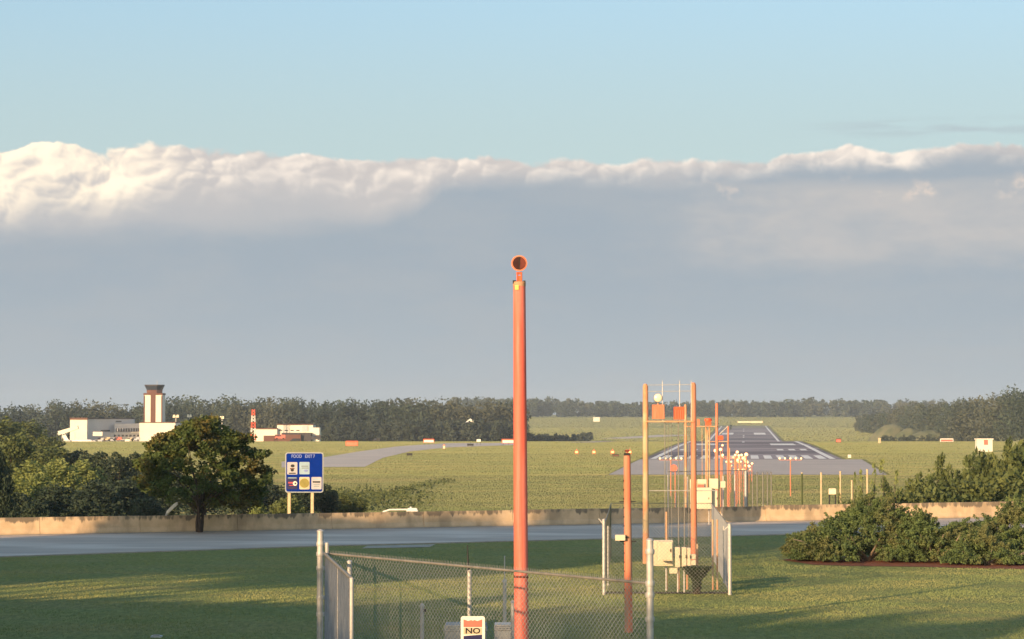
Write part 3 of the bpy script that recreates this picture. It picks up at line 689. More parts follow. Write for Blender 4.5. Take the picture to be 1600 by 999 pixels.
ORD = {}
def tr(kind, px, ytop, Y, wdpx=None):
    x = X_(px, Y); g0 = G(x, Y); h = Z_(ytop, Y) - g0; base = KIND[kind]; ORD.setdefault(base['group'], []); s = (wdpx / F * Y / base['wd']) if wdpx else 1.0
    o = plant(kind, x, Y, s, r.uniform(0, 6.28), None, h / base['h'], **base); ORD[base['group']].append((px, o, base['label'])); return o
for px, yt, Y, wp in ((45, 715, 250, 80), (95, 712, 262, 78), (135, 714, 275, 70), (70, 735, 232, 70), (30, 745, 228, 60)): tr('light', px, yt, Y, wp)
for px, yt, Y, wp in ((20, 668, 300, 80), (75, 690, 330, 90), (-10, 646, 420, 110), (38, 652, 520, 80), (78, 676, 480, 56)): tr('mid', px, yt, Y, wp)
for px, yt, Y, wp in ((160, 698, 290, 44), (186, 702, 282, 42), (212, 700, 286, 46), (236, 706, 280, 44), (140, 702, 300, 44), (265, 712, 275, 44), (120, 696, 310, 50)): tr('pine' if px % 4 else 'pine2', px, yt, Y, wp)
for px, yt, Y, wp in ((-25, 668, 185, 90), (-5, 690, 176, 60), (90, 752, 205, 90), (30, 765, 200, 80), (150, 745, 215, 90), (205, 740, 220, 90), (260, 735, 240, 90), (320, 740, 250, 90), (380, 735, 240, 90), (60, 778, 185, 70), (130, 776, 190, 80), (230, 770, 200, 70), (420, 752, 250, 70), (470, 745, 240, 66), (505, 752, 245, 56)): tr('dark', px, yt, Y, wp)
tr('light', 408, 780, 160, 46)
for px, yt, Y, wp in ((535, 768, 255, 50), (560, 774, 262, 40), (450, 770, 200, 60)): tr('mid', px, yt, Y, wp)
# right-hand shrubs behind the wall
RK = {
 'rs': dict(name='shrub', label='olive shrub behind the right wall', cat='shrub', h=4.0, wd=3.6, m='leaf_mid', n_cl=60, per=60, leafsize=.12, seed=51, base=.03, group='olive shrubs behind the wall on the right', cr=.5),
 'rs2': dict(name='shrub', label='olive shrub behind the right wall', cat='shrub', h=4.0, wd=3.2, m='leaf_mid', n_cl=40, per=70, leafsize=.11, seed=57, base=.03, group='olive shrubs behind the wall on the right', cr=.38),
 'rt': dict(name='sapling', label='thin upright sapling behind the right wall', cat='tree', h=5.0, wd=2.4, m='leaf_mid', n_cl=38, per=52, leafsize=.10, seed=52, base=.05, group='upright saplings behind the wall on the right', cr=.34),
 'rw': dict(name='shrub', label='thin pale weedy bush beside the saplings', cat='shrub', h=4.0, wd=2.0, m='leaf_light', n_cl=13, per=30, leafsize=.09, seed=53, base=.03, group='pale weedy bushes on the right', pine=True, cr=.4)}
KIND.update(RK)
for px, yt, Y, wp in ((1440, 745, 165, 90), (1500, 740, 168, 100), (1560, 728, 165, 110), (1405, 752, 162, 70), (1600, 690, 175, 90), (1560, 702, 185, 80), (1640, 690, 170, 90), (1350, 762, 160, 46), (1380, 764, 160, 50), (1475, 722, 178, 60), (1530, 692, 182, 70), (1325, 768, 160, 30), (1590, 745, 158, 90), (1600, 686, 172, 70), (1586, 676, 178, 60), (1488, 716, 170, 44), (1428, 730, 170, 44), (1446, 736, 168, 40), (1535, 690, 180, 56), (1415, 742, 166, 46), (1530, 735, 160, 80), (1470, 752, 158, 70)): tr('rs' if px % 2 else 'rs2', px, yt, Y, wp * 1.4)
for px, yt, Y, wp in ((1468, 694, 172, 46), (1386, 738, 165, 34), (1575, 668, 180, 40)): tr('rt', px, yt, Y, wp)
for px, yt, Y, wp in ((1365, 728, 170, 30), (1378, 722, 172, 34), (1345, 738, 172, 26), (1400, 740, 160, 30), (1335, 742, 160, 18), (1310, 750, 165, 14)): tr('rw', px, yt, Y, wp)

NTH = ['leftmost', 'second', 'third', 'fourth', 'fifth', 'sixth', 'seventh', 'eighth', 'ninth', 'tenth', 'eleventh', 'twelfth', 'thirteenth', 'fourteenth', 'fifteenth', 'sixteenth', 'seventeenth', 'eighteenth', 'nineteenth', 'twentieth', 'twenty first', 'twenty second', 'twenty third', 'twenty fourth', 'twenty fifth']
for g_, L_ in ORD.items():
    L_.sort(key=lambda q: q[0])
    for i, (px, o, lb) in enumerate(L_):
        o['label'] = '%s, %s' % (lb, NTH[0] + ' of its kind' if i == 0 else 'rightmost of its kind' if i == len(L_) - 1 else NTH[i] + ' of its kind from the left')
# ------------------------------------------------------------------ far woods: read as one mass each
def wood(name, pts, n, h, m, seed, leafsize, per=70, depth=120, hv=.24, label=None):
    """pts=[(px, Y)...] a line along which the wood's front runs"""
    r = np.random.default_rng(seed); P = []
    L = [X_(px, Y) for px, Y in pts]; Ys = [Y for _, Y in pts]
    bumps = r.random(64) * 6.28
    for i in range(n):
        pq = pts[0][0] + r.random() * (pts[-1][0] - pts[0][0]); j = max(q for q in range(len(pts) - 1) if pts[q][0] <= pq); f = (pq - pts[j][0]) / (pts[j + 1][0] - pts[j][0])
        Y = lerp(f, Ys[j], Ys[j + 1]) + depth * r.random() ** 1.3; x = lerp(f, L[j], L[j + 1]) * Y / lerp(f, Ys[j], Ys[j + 1])
        g0 = G(x, Y); hh = ((Z_(h(800 + F * x / Y), Y) - g0) if callable(h) else h) * (1 - hv + 1.15 * hv * r.random() ** 1.5)
        cw = hh * (.20 + .12 * r.random()); cl = []
        for q in range(9):
            z = hh * (.12 + .80 * r.random()); f2 = z / hh; rr = cw * (1.0 - max(0, f2 - .55) * 1.5) * r.random() ** .5; a = r.random() * 6.283
            k_ = cw * (.32 + .30 * r.random()); cl.append((np.array([x + math.cos(a) * rr, Y + math.sin(a) * rr, g0 + z]), (k_, k_, k_ * .85)))
        P.append(clump_points(cl, per // 9, r, .6))
    P = np.concatenate(P)
    o = quads_mesh(name, leaf_quads(P, leafsize, r, .2), m, kind='stuff')
    if label: o['label'] = label
    o['category'] = 'woodland'
    return o
hA = lambda px: float(np.interp(px, [-300, 0, 60, 130, 200, 250, 290, 340, 420, 470, 520, 640, 760, 880], [630, 631, 630, 624, 629, 622, 616, 621, 617, 624, 626, 622, 624, 620]))
wood('far_woodland', [(-350, 1190), (0, 1320), (300, 1330), (500, 1290), (690, 1280), (816, 1300)], 1050, hA, 'leaf_far', 61, .74, 270, 90, label='grey green belt of tall trees behind the terminal and the left taxiway')
wood('far_woodland', [(500, 1252), (640, 1240), (760, 1250), (806, 1262)], 260, 13, 'leaf_pine', 62, .8, 110, 25, label='dark lower row of pines along the foot of the left wood')
wood('far_woodland', [(700, 3000), (900, 3050), (1200, 3100), (1500, 3000), (1750, 2900)], 900, lambda px: float(np.interp(px, [800, 900, 1000, 1130, 1200, 1270, 1350, 1450, 1600], [620, 624, 627, 624, 627, 621, 625, 626, 622])), 'leaf_far', 63, 1.5, 160, 220, label='distant blue grey wood along the horizon beyond the runway')
hB = lambda px: float(np.interp(px, [1330, 1380, 1440, 1500, 1545, 1575, 1600, 1800], [652, 640, 628, 624, 616, 601, 606, 600]))
wood('far_woodland', [(1340, 2000), (1425, 1600), (1490, 1280), (1560, 1120), (1640, 1020), (1800, 900)], 420, hB, 'leaf_far', 64, .7, 230, 120, label='taller nearer wood rising at the right edge of the field')
wood('far_woodland', [(1100, 2200), (1300, 1900)], 1, 6, 'leaf_far', 65, .6, 60, 5, label='single low scrub patch right of the far runway')
wood('scrub_row', [(1375, 1330), (1430, 1310), (1480, 1290)], 60, 5.5, 'leaf_pine', 66, .45, 70, 14, label='dark low scrub row in front of the pale mounds')
wood('scrub_row', [(800, 1255), (870, 1330), (925, 1560)], 130, 6.5, 'leaf_pine', 67, .6, 80, 20, label='dark scrub tapering away from the left wood behind the orange pole')
# weeds beyond the wall; dark leaves also stand in for a shaded bank
Pw = []
r = np.random.default_rng(8)
for px, py, Y, n, sx, sy, hh in ((545, 742, 330, 900, 5, 16, .5), (600, 748, 335, 250, 4, 12, .35), (520, 760, 300, 2000, 5, 16, 1.2), (640, 760, 300, 300, 2, 20, .4)) + tuple((lerp(i / 9, 695, 560), 0, lerp(i / 9, 400, 300), 90, 1.2, 4, .4) for i in range(10)):  # the diagonal row at the end draws the swale's shade in dark leaves
    x0 = X_(px, Y); q = np.stack([x0 + r.normal(0, sx, n), Y + r.normal(0, sy, n), np.zeros(n)], 1)
    q[:, 2] = -5.2 + r.random(n) * hh; Pw.append(q)
o = quads_mesh('weeds_and_bank_shade', leaf_quads(np.concatenate(Pw), .20, r, .2), 'dark_green', kind='stuff')
def mound(label, px, Y, wd, h):
    x = X_(px, Y); b = MB(); vs = []; fs = []; n = 20; rr = random.Random(px)
    ph = [rr.uniform(0, 6.28) for _ in range(4)]
    for j in range(7):
        u = 1 - j / 6
        for i in range(n):
            a = 6.283 * i / n; q = u * (1 + .12 * math.sin(2 * a + ph[0]) + .08 * math.sin(5 * a + ph[1]))
            vs.append((wd / 2 * q * math.cos(a), wd * .35 * q * math.sin(a), h * (1 - u ** 2) + .12 * h * math.sin(3 * a + ph[2]) * u * (1 - u) - (.5 if j == 0 else 0)))
    for j in range(6):
        for i in range(n): fs.append((j * n + i, j * n + (i + 1) % n, (j + 1) * n + (i + 1) % n, (j + 1) * n + i))
    b.add(vs, fs); o = b.build('earth_mound', 'mound', None, True, (x, Y, G(x, Y))); o['kind'] = 'structure'; return o
mound('', 1396, 1500, 30, 11.5); mound('', 1422, 1440, 22, 9.5); mound('', 1452, 1400, 30, 9.0)
wood('scrub_row', [(1380, 1520), (1475, 1420)], 26, 9.5, 'leaf_far', 69, .6, 60, 30, label='scattered bushes growing over the pale mounds at the right')

# ------------------------------------------------------------------ concrete wall
SEC = 4.9; ang = math.atan(0.39); dirv = Vector((math.cos(ang), math.sin(ang), 0))
wl = thing('concrete_barrier', 'long rain stained concrete barrier along the far side of the road', 'wall', (0, 126.7, 0), ang)
prof = [(-.26, -.12), (-.26, .06), (-.12, .30), (-.09, .84), (.09, .84), (.12, .30), (.26, .06), (.26, -.12)]
b = MB(); n = len(prof); L = SEC - .018
nseg = 6
vs = [(L * i / nseg, y, z) for i in range(nseg + 1) for y, z in prof]
fs = [tuple(range(n))[::-1], tuple(range(nseg * n, (nseg + 1) * n))]
for i in range(nseg):
    for j in range(n): fs.append((i * n + j, i * n + (j + 1) % n, (i + 1) * n + (j + 1) % n, (i + 1) * n + j))
b.add(vs, fs); sec0 = b.build('barrier_section', 'wall', wl)
for i in range(-17, 20):
    s_ = sec0 if i == -17 else sec0.copy()
    if i != -17: C.objects.link(s_); s_.parent = wl
    s_.location = (i * SEC, random.Random(i).uniform(-.012, .012), random.Random(i * 7).uniform(-.012, .012)); s_.scale = (1, 1, 1.06 if i > 2 else 1.0)

# ------------------------------------------------------------------ street lamps on the lower road behind the wall
def lamp_mast(label, base, hgt, arm, az_, pole_r=.07):
    t = thing('street_lamp', label, 'street lamp', base, az_)
    MB().tube([(0, 0, 0), (0, 0, hgt - .25)], [pole_r * 1.4, pole_r], 10).build('pole', 'galv', t, True)
    MB().tube([(0, 0, hgt - .3), (arm * .12, 0, hgt - .08), (arm * .35, 0, hgt + .02), (arm, 0, hgt + .03)], [pole_r * .9, pole_r * .8, pole_r * .7, pole_r * .7], 8).build('arm', 'white', t, True)
    h = MB(); h.box(arm + .28, 0, hgt - .06, .62, .30, .17, 0, .8, .03); h.tube([(arm + .2, 0, hgt + .1), (arm + .2, 0, hgt + .18)], .05, 8)
    hd = h.build('lamp_head', 'white', t); MB().lathe((arm + .3, 0, hgt - .10), [(.12, 0), (.10, -.0), (.10, .04)], 'z', 10).build('lens', 'lens', hd)
    return t
Yl = 126.2
p = W(595, 799.5, Yl); lamp_mast('street lamp arm with white head showing just above the wall left of the pole', (p.x, Yl, G(p.x, Yl)), p.z - G(p.x, Yl) + .07, 1.35, 0)
Yl = 120.8
p = W(258, 802, Yl); t = thing('street_lamp', 'tilted white lamp head poking above the wall left of the round tree', 'street lamp', (p.x, Yl, G(p.x, Yl)))
hh = p.z - G(p.x, Yl)
MB().tube([(0, 0, 0), (0, 0, hh - .2)], [.09, .06], 10).build('pole', 'galv', t, True)
MB().tube([(0, 0, hh - .25), (.08, 0, hh - .05), (.25, 0, hh + .12)], .05, 8).build('arm', 'galv', t, True)
b = MB(); b.slab([(.05, hh - .02), (.18, hh + .02), (.62, hh + .42), (.60, hh + .55), (.48, hh + .52), (.10, hh + .12)], -.14, .14); b.build('lamp_head', 'white', t)

# ------------------------------------------------------------------ blue motorway services sign
SY = 158.0
c0 = W(445.5, 770, SY); c1 = W(505.5, 707, SY); sx, sz = c1.x - c0.x, c1.z - c0.z
sg = thing('road_sign', 'blue exit services sign with five logo panels behind the concrete wall', 'sign', (c0.x + sx / 2, SY, G(c0.x, SY)))
g0 = sg.location.z; bz = c0.z - g0
def rrect(cx, cz, w_, h_, rad, n=5):
    pts = []
    for qx, qz, a0 in ((1, -1, -90), (1, 1, 0), (-1, 1, 90), (-1, -1, 180)):
        for i in range(n):
            a = R(a0 + 90 * i / (n - 1)); pts.append((cx + qx * (w_ / 2 - rad) + rad * math.cos(a), cz + qz * (h_ / 2 - rad) + rad * math.sin(a)))
    return pts
MB().slab(rrect(0, bz + sz / 2, sx, sz, .16), -.03, .03).build('border', 'border_grey', sg)
MB().slab(rrect(0, bz + sz / 2, sx - .14, sz - .14, .12), -.045, -.028).build('panel', 'blue', sg)
for px in (452.5, 488.5):
    xx = X_(px, SY + .12) - sg.location.x; MB().box(xx, .12, 0, .20, .16, bz + sz - .2, 0, 1, .02).build('post', 'wood', sg)
def text_mb(name, s_, size, loc, m, parent, depth=.004, bold=0.0, sx_=1.0, rot=None):
    cu = bpy.data.curves.new(name, 'FONT'); cu.body = s_; cu.size = size; cu.align_x = 'CENTER'; cu.align_y = 'CENTER'; cu.extrude = depth; cu.offset = bold; cu.resolution_u = 3
    to = bpy.data.objects.new(name, cu); C.objects.link(to)
    dg = bpy.context.evaluated_depsgraph_get(); me = bpy.data.meshes.new_from_object(to.evaluated_get(dg)); bpy.data.objects.remove(to)
    me.transform(Matrix.Diagonal((sx_, 1, 1, 1))); me.transform(Matrix.Rotation(R(90), 4, 'X')); me.materials.clear(); me.materials.append(M[m])
    o = link(name, me, parent, loc); return o
def sgp(px, py): p = W(px, py, SY); return p.x - sg.location.x, p.z - g0
x_, z_ = sgp(463.6, 713.3); text_mb('lettering', 'FOOD', .30, (x_, -.05, z_), 'lilac', sg, bold=.006, sx_=.80)
x_, z_ = sgp(482.3, 713.3); text_mb('lettering', 'EXIT', .29, (x_, -.05, z_), 'lilac', sg, bold=.006, sx_=.80)
x_, z_ = sgp(490.7, 713.3); text_mb('lettering', '7', .29, (x_, -.05, z_), 'lilac', sg, bold=.006, sx_=.85)
def logo(px, py, base, marks, label):
    x_, z_ = sgp(px, py); o = MB().slab(rrect(x_, z_, .66, .80, .06), -.058, -.043).build('logo_panel', base, sg); o['label'] = label
    for (kind, dx_, dz_, w_, h_, m) in marks:
        if kind == 'bar': MB().slab(rrect(x_ + dx_, z_ + dz_, w_, h_, min(w_, h_) * .3), -.064, -.057).build('print', m, o)
        if kind == 'oval': MB().slab([(x_ + dx_ + w_ / 2 * math.cos(a), z_ + dz_ + h_ / 2 * math.sin(a)) for a in [i * math.pi / 10 for i in range(20)]], -.066, -.057).build('print', m, o)
logo(456.8, 732, 'logo_white', [('oval', .02, .16, .26, .20, 'dark'), ('bar', .0, -.02, .30, .08, 'brown'), ('oval', 0, -.12, .22, .18, 'dark'), ('bar', 0, -.32, .46, .07, 'black')], 'white logo panel with two dark emblems')
logo(475.8, 731.7, 'paleblue', [('bar', .02, .12, .44, .09, 'greybox'), ('bar', .05, .0, .46, .07, 'greybox'), ('oval', .10, -.16, .26, .16, 'lilac')], 'pale blue logo panel with script')
logo(456.8, 755.2, 'navy', [('bar', -.08, .03, .36, .10, 'redprint'), ('oval', .18, -.02, .28, .30, 'white'), ('oval', .20, -.02, .13, .14, 'navy'), ('bar', -.06, -.14, .30, .04, 'redprint'), ('bar', 0, .34, .56, .05, 'paleblue')], 'navy logo panel with red bar and white roundel')
logo(475.8, 755.2, 'cream_print', [('oval', 0, 0, .62, .62, 'olive'), ('bar', 0, 0, .56, .06, 'brown')], 'cream logo panel with olive yellow disc')
logo(494.6, 755.2, 'logo_white', [('bar', 0, .24, .50, .06, 'paleblue'), ('bar', 0, .08, .50, .10, 'dark'), ('bar', 0, -.08, .40, .05, 'greybox'), ('bar', 0, -.20, .36, .05, 'greybox')], 'white logo panel with lines of print')

# ------------------------------------------------------------------ chain link fencing
def lattice(b, A, B, z0, z1, cell, r_=.0022, jog=.004):
    """two families of diagonal wires between plan points A and B, heights z0..z1 (each a pair for A and B)"""
    A = Vector((A[0], A[1], 0)); B = Vector((B[0], B[1], 0)); L = (B - A).length; d = (B - A) / L; nrm = Vector((-d.y, d.x, 0))
    H = z1[0] - z0[0]
    def pt(u, v, s_):
        f = u / L; zb = lerp(f, z0[0], z0[1]); zt = lerp(f, z1[0], z1[1]); q = A + d * u + nrm * s_; return Vector((q.x, q.y, zb + (zt - zb) * v / H))
    k_ = -H
    while k_ < L + H:
        for sgn in (1, -1):
            if sgn == 1: u0, v0, u1, v1 = k_, 0, k_ + H, H
            else: u0, v0, u1, v1 = k_, H, k_ + H, 0
            if u1 <= 0 or u0 >= L: continue
            if u0 < 0: v0 += (0 - u0) * (1 if sgn == 1 else -1); u0 = 0
            if u1 > L: v1 -= (u1 - L) * (1 if sgn == 1 else -1); u1 = L
            b.tube([pt(u0, v0, jog * sgn), pt(u1, v1, jog * sgn)], r_, 3, False)
        k_ += cell
FN = 'chain_link_fence'
# near enclosure: far-left corner, far-right corner
A = W(510, 865, 35.0); B = W(1016, 912, 28.6)
f1 = thing(FN, 'near galvanised chain link fence around the foot of the orange pole', 'fence', (0, 0, 0))
gA, gB = G(A.x, A.y), G(B.x, B.y)
b = MB(); lattice(b, A, B, (gA + .05, gB + .05), (A.z - .02, B.z - .02), .078, .0027)
b.build('chain_link_mesh', 'wire', f1)['kind'] = 'stuff'
b = MB()
Lf = (B - A).length; n = int(Lf / .078)
for i in range(n):
    p = A.lerp(B, i / n); q = Vector((.018, 0, .055)); b.tube([p - q * .4, p + Vector((-.012, 0, .05))], .0028, 3, False); b.tube([p - Vector((-.012, 0, .01)), p + Vector((.014, 0, .05))], .0028, 3, False)
b.build('wire_twists', 'wire', f1)['kind'] = 'stuff'
MB().tube([A, B], .017, 10).build('top_rail', 'rail', f1, True)
def post_at(parent, px, ytop, Y, rad, name='post', m='galv', zb=None, cap=True):
    p = W(px, ytop, Y); zb = G(p.x, Y) if zb is None else zb; b = MB()
    b.tube([(p.x, Y, zb), (p.x, Y, p.z - rad * .6)], rad, 12)
    if cap: b.lathe((p.x, Y, p.z - rad * .6), [(rad * 1.12, 0), (rad * 1.1, rad * .25), (rad * .7, rad * .65), (rad * .15, rad * .8)], 'z', 12)
    return b.build(name, m, parent, True)
def clamp_at(parent, px, py, Y, rad): p = W(px, py, Y); return MB().lathe((p.x, Y, p.z), [(rad, -.03), (rad * 1.06, -.01), (rad * 1.06, .01), (rad, .03)], 'z', 12).build('clamp', 'galv', parent, True)
post_at(f1, 500.5, 828, 35.1, .047); post_at(f1, 1015.5, 842, 28.55, .042)
for py in (850, 866, 888, 934, 960): clamp_at(f1, 500.5, py, 35.1, .056)
for py in (862, 912, 930, 968): clamp_at(f1, 1015.5, py, 28.55, .052)
post_at(f1, 733.5, 891, 31.9, .028); post_at(f1, 546, 876, 33.4, .034)
# side run that comes towards us from the left corner
Cc = W(549, 904, 29.8)
f2 = thing(FN, 'short chain link gate leaf running towards the viewer from the left corner post', 'gate')
b = MB(); lattice(b, A + Vector((-.02, -.05, 0)), Cc, (gA + .05, G(Cc.x, Cc.y) + .05), (A.z - .01, Cc.z), .078, .0030); b.build('chain_link_mesh', 'wire', f2)['kind'] = 'stuff'
MB().tube([A + Vector((-.02, -.05, .0)), Cc], .022, 10).build('top_rail', 'rail', f2, True)
for px, yt, Y in ((511, 848, 34.9), (530, 884, 32.2), (549.5, 903, 29.8)): post_at(f2, px, yt, Y, .026 if px != 511 else .03, 'frame_post')
# tie band round the orange pole at the rail height is built with the pole
# post group inside the enclosure
for px, yt, Y, lab in ((659.5, 945, 41.0, 'grey steel bollard post left of the NO sign, behind the mesh'), (801.5, 940, 38.0, 'short steel post between the grey cabinet and the orange pole'), (788.5, 907, 44.0, 'short steel post behind the grey cabinet, with a thin rod above it')):
    p = W(px, yt, Y); t = thing('steel_post', lab, 'post', (p.x, Y, G(p.x, Y))); hgt = p.z - G(p.x, Y)
    MB().tube([(0, 0, 0), (0, 0, hgt - .02)], .035, 12).build('shaft', 'galv', t, True)
    MB().lathe((0, 0, hgt - .03), [(.042, 0), (.042, .02), (.02, .05)], 'z', 12).build('cap', 'galv', t, True)
    if px == 788.5: MB().tube([(-.0, 0, hgt), (-.0, 0, hgt + .44)], .012, 6).build('rod', 'galv', t, True)
    else: MB().box(.04, 0, hgt - .12, .05, .05, .05).build('clamp', 'dark', t)
p = W(731.5, 893, 32.4); p2 = W(730.5, 852, 32.4)
t = thing('whip_antenna', 'thin black whip standing above the NO sign post', 'antenna', (p.x, 32.4, p.z - .05))
MB().tube([(0, 0, 0), (0, 0, .10)], .02, 8).build('base', 'dark', t, True); MB().tube([(0, 0, .1), (p2.x - p.x, 0, p2.z - p.z + .05)], [.014, .006], 6).build('whip', 'black', t, True)
# utility cabinets
def cabinet(label, px0, px1, ytop, Y, dp, m, lid=True):
    a = W(px0, ytop, Y); c = W(px1, ytop, Y); g1 = G(a.x, Y); t = thing('utility_cabinet', label, 'cabinet', ((a.x + c.x) / 2, Y, g1)); w_ = c.x - a.x; h = a.z - g1
    MB().box(0, 0, 0, w_ * .96, dp * .96, h - .09, 0, 1, .012).build('cabinet_body', m, t)
    for k_ in range(3 if lid else 1): MB().box(0, 0, h - .088 + k_ * .03, w_ * (1 - .03 * k_), dp * (1 - .03 * k_), .024, 0, 1, .006).build('lid', m, t)
    MB().box(w_ * .0, -dp * .48 - .006, h * .15, w_ * .8, .012, h * .7).build('door', m, t)
    MB().box(w_ * .3, -dp * .5 - .022, h * .5, .02, .02, .12).build('handle', 'dark', t)
    return t
cabinet('blue grey utility cabinet with ridged lid, half hidden behind the NO sign', 694, 762, 974, 36.0, .6, 'greybox')
cabinet('grey utility cabinet between the NO sign and the orange pole', 772, 803, 974, 39.5, .5, 'galv')

# NO sign on the fence
SY2 = 31.1
a = W(720, 963, SY2); c = W(757.5, 1020, SY2); cx, cz = (a.x + c.x) / 2, (a.z + c.z) / 2; w_, h_ = c.x - a.x, a.z - c.z
ns = thing('warning_sign', 'white warning sign with faded red band and the word NO, hung on the near fence', 'sign', (cx, SY2, cz))
MB().slab(rrect(0, 0, w_, h_, .03), -.004, .004).build('plate', 'white', ns)
def nz(py): return W(738, py, SY2).z - cz
b = MB(); xs2 = [-.118, -.06, -.02, .0, .02, .06, .118]; zt = [nz(968), nz(970.5), nz(969), nz(970.2), nz(969), nz(970.5), nz(968)]; sc = (w_ / 2 - .035) / .118
b.slab([(x * sc, z) for x, z in zip(xs2, zt)] + [(.118 * sc, nz(980)), (-.118 * sc, nz(980))], -.008, -.003); b.build('red_band', 'pink', ns)
b = MB(); b.slab(rrect(0, (nz(981) + nz(991.5)) / 2, 2 * .118 * sc, nz(981) - nz(991.5), .004), -.0065, -.003); b.build('cream_band', 'cream_print', ns)
text_mb('lettering', 'NO', .098, (0, -.009, nz(986.2)), 'black', ns, .001, .002, 1.25)
b = MB(); b.slab([(-.118 * sc, nz(994)), (-.02, nz(993)), (.118 * sc, nz(991.8)), (.118 * sc, nz(1012)), (-.118 * sc, nz(1012))], -.008, -.003); b.build('black_band', 'navy', ns)

# ------------------------------------------------------------------ the tall orange pole
PY = 35.0; pt = W(815.5, 440, PY); pb = W(818.5, 999, PY)
pole = thing('approach_light_pole', 'tall bright orange pole with round red lamp on top in the centre', 'light pole', (pt.x, PY, G(pt.x, PY))); g0 = pole.location.z
ht = pt.z - g0; dxb = pb.x - pt.x
RP = .100
MB().lathe((0, 0, 0), [(RP * 1.06, 0), (RP * 1.04, 1.0), (RP, ht * .5), (RP * .90, ht - .10), (RP * .90, ht - .07)], 'z', 28).build('pole_shaft', 'orange', pole, True)
pole.rotation_euler = (0, R(-0.33), 0)
MB().lathe((0, 0, 0), [(RP * .90, ht - .07), (RP * .93, ht - .065), (RP * .93, ht - .01), (RP * .8, ht)], 'z', 24).build('collar', 'faded', pole, True)
zt_ = W(816, 901, PY).z - g0
MB().lathe((0, 0, zt_), [(RP * 1.045, -.018), (RP * 1.08, -.012), (RP * 1.08, .012), (RP * 1.045, .018)], 'z', 24).build('band', 'darkred', pole, True)
MB().box(-.035, -RP * .95, ht - .125, .055, .02, .065, 0, 1, .004).build('label_plate', 'lime', pole)
MB().box(-.07, -.02, ht - .03, .05, .06, .045).build('clamp', 'dark', pole); MB().box(.07, -.02, ht - .04, .04, .06, .05).build('clamp', 'dark', pole)
b = MB(); b.box(0.0, 0, ht - .02, .05, .04, .10); b.tube([(-.028, -.02, ht + .0), (-.028, -.02, ht + .13)], .011, 8); b.tube([(.03, -.02, ht - .0), (.03, -.02, ht + .13)], .013, 8); b.box(0, 0, ht + .10, .085, .035, .035)
b.build('bracket', 'red', pole)
zc = W(815, 412, PY).z - g0
hd = MB().lathe((0, 0, zc), [(.078, .10), (.100, .06), (.112, -.02), (.116, -.07), (.100, -.072), (.094, -.068)], 'y', 28).build('lamp_housing', 'orange_worn', pole, True)
MB().lathe((0, 0, zc), [(.093, -.069), (.070, -.0735), (.02, -.077)], 'y', 24).build('lamp_face', 'maroon', hd, True)
MB().box(.002, -.082, zc - .088, .010, .008, .176).build('lamp_divider', 'dark', hd)
b = MB(); b.slab([(.008 + 0, zc - .084)] + [(.008 + .082 * math.cos(a_), zc + .084 * math.sin(a_)) for a_ in [R(-82 + 164 * i / 12) for i in range(13)]], -.081, -.077); b.build('lamp_shutter', 'darkred', hd)

# ------------------------------------------------------------------ second pole (worn orange, lower)
Y2 = 65.0; p = W(982, 712, Y2)
po = thing('approach_light_pole', 'shorter worn orange pole with dark brackets, left of the tall light frames', 'light pole', (p.x, Y2, G(p.x, Y2))); h2 = p.z - po.location.z
po.rotation_euler = (0, R(-0.45), 0)
b = MB(); b.lathe((0, 0, 0), [(.108, 0), (.102, h2 * .5), (.092, h2 - .05), (.085, h2)], 'z', 18)
b.build('pole_shaft', 'orange_worn', po, True)
b = MB()
for i in range(14): b.box(-.095, -.02, .9 + i * .24, .05, .05, .03)
b.build('rungs', 'dark', po)
MB().box(0, 0, h2, .17, .12, .07).build('cap', 'dark', po); MB().box(0, 0, h2 + .10, .13, .1, .05).build('cap_plate', 'darkred', po)
MB().tube([(0, 0, h2 + .0), (0, 0, h2 + .16)], .03, 8).build('neck', 'orange_worn', po)
b = MB(); z_ = W(983, 785, Y2).z - po.location.z; b.box(0, 0, z_, .44, .04, .03); b.box(0, 0, W(983, 847, Y2).z - po.location.z, .44, .04, .03); b.build('cross_bracket', 'dark', po)
x0 = W(970.5, 840, Y2 - .2); MB().box(x0.x - po.location.x, -.15, x0.z - po.location.z - .08, .27, .12, .15, 0, 1, .012).build('junction_box', 'cream', po)
MB().box(-.02 - .1, -.12, x0.z - po.location.z - .02, .24, .05, .04).build('junction_bracket', 'dark', po)

# ------------------------------------------------------------------ light frames
def disc_lamp(b, c, r_, d): b.lathe(c, [(r_ * .6, d), (r_, d * .3), (r_, 0), (r_ * .85, -.01)], 'y', 18)
def frame(label, Y, px0, px1, ytop0, ytop1, ybase, yplat, r0, rest):
    a = W(px0, ytop0, Y); c = W(px1, ytop1, Y); g1 = G((a.x + c.x) / 2, Y); t = thing('approach_light_tower', label, 'light tower', ((a.x + c.x) / 2, Y, g1)); ox = t.location.x
    zb = 0.0
    for q, pp in ((a, 'worn'), (c, 'worn')): MB().lathe((q.x - ox, 0, 0), [(r0 * 1.2, 0), (r0 * 1.05, (q.z - g1) * .5), (r0, q.z - g1 - r0), (r0 * .6, q.z - g1)], 'z', 14).build('frame_post', 'faded' if q is a else 'orange_worn', t, True)
    zp = W(px0, yplat, Y).z - g1; wd = c.x - a.x
    MB().box(0, 0, zp - .05, wd, .30, .06, 0, 1, .01).build('platform', 'faded', t)
    rest(t, ox, g1, Y, zp, wd)
    return t
def boxpx(t, ox, g1, px0, px1, y0, y1, Y, dp, m, name, dy=0.0, bev=.012):
    a = W(px0, y1, Y); c = W(px1, y0, Y); return MB().box((a.x + c.x) / 2 - ox, dy, a.z - g1, c.x - a.x, dp, c.z - a.z, 0, 1, bev).build(name, m, t)
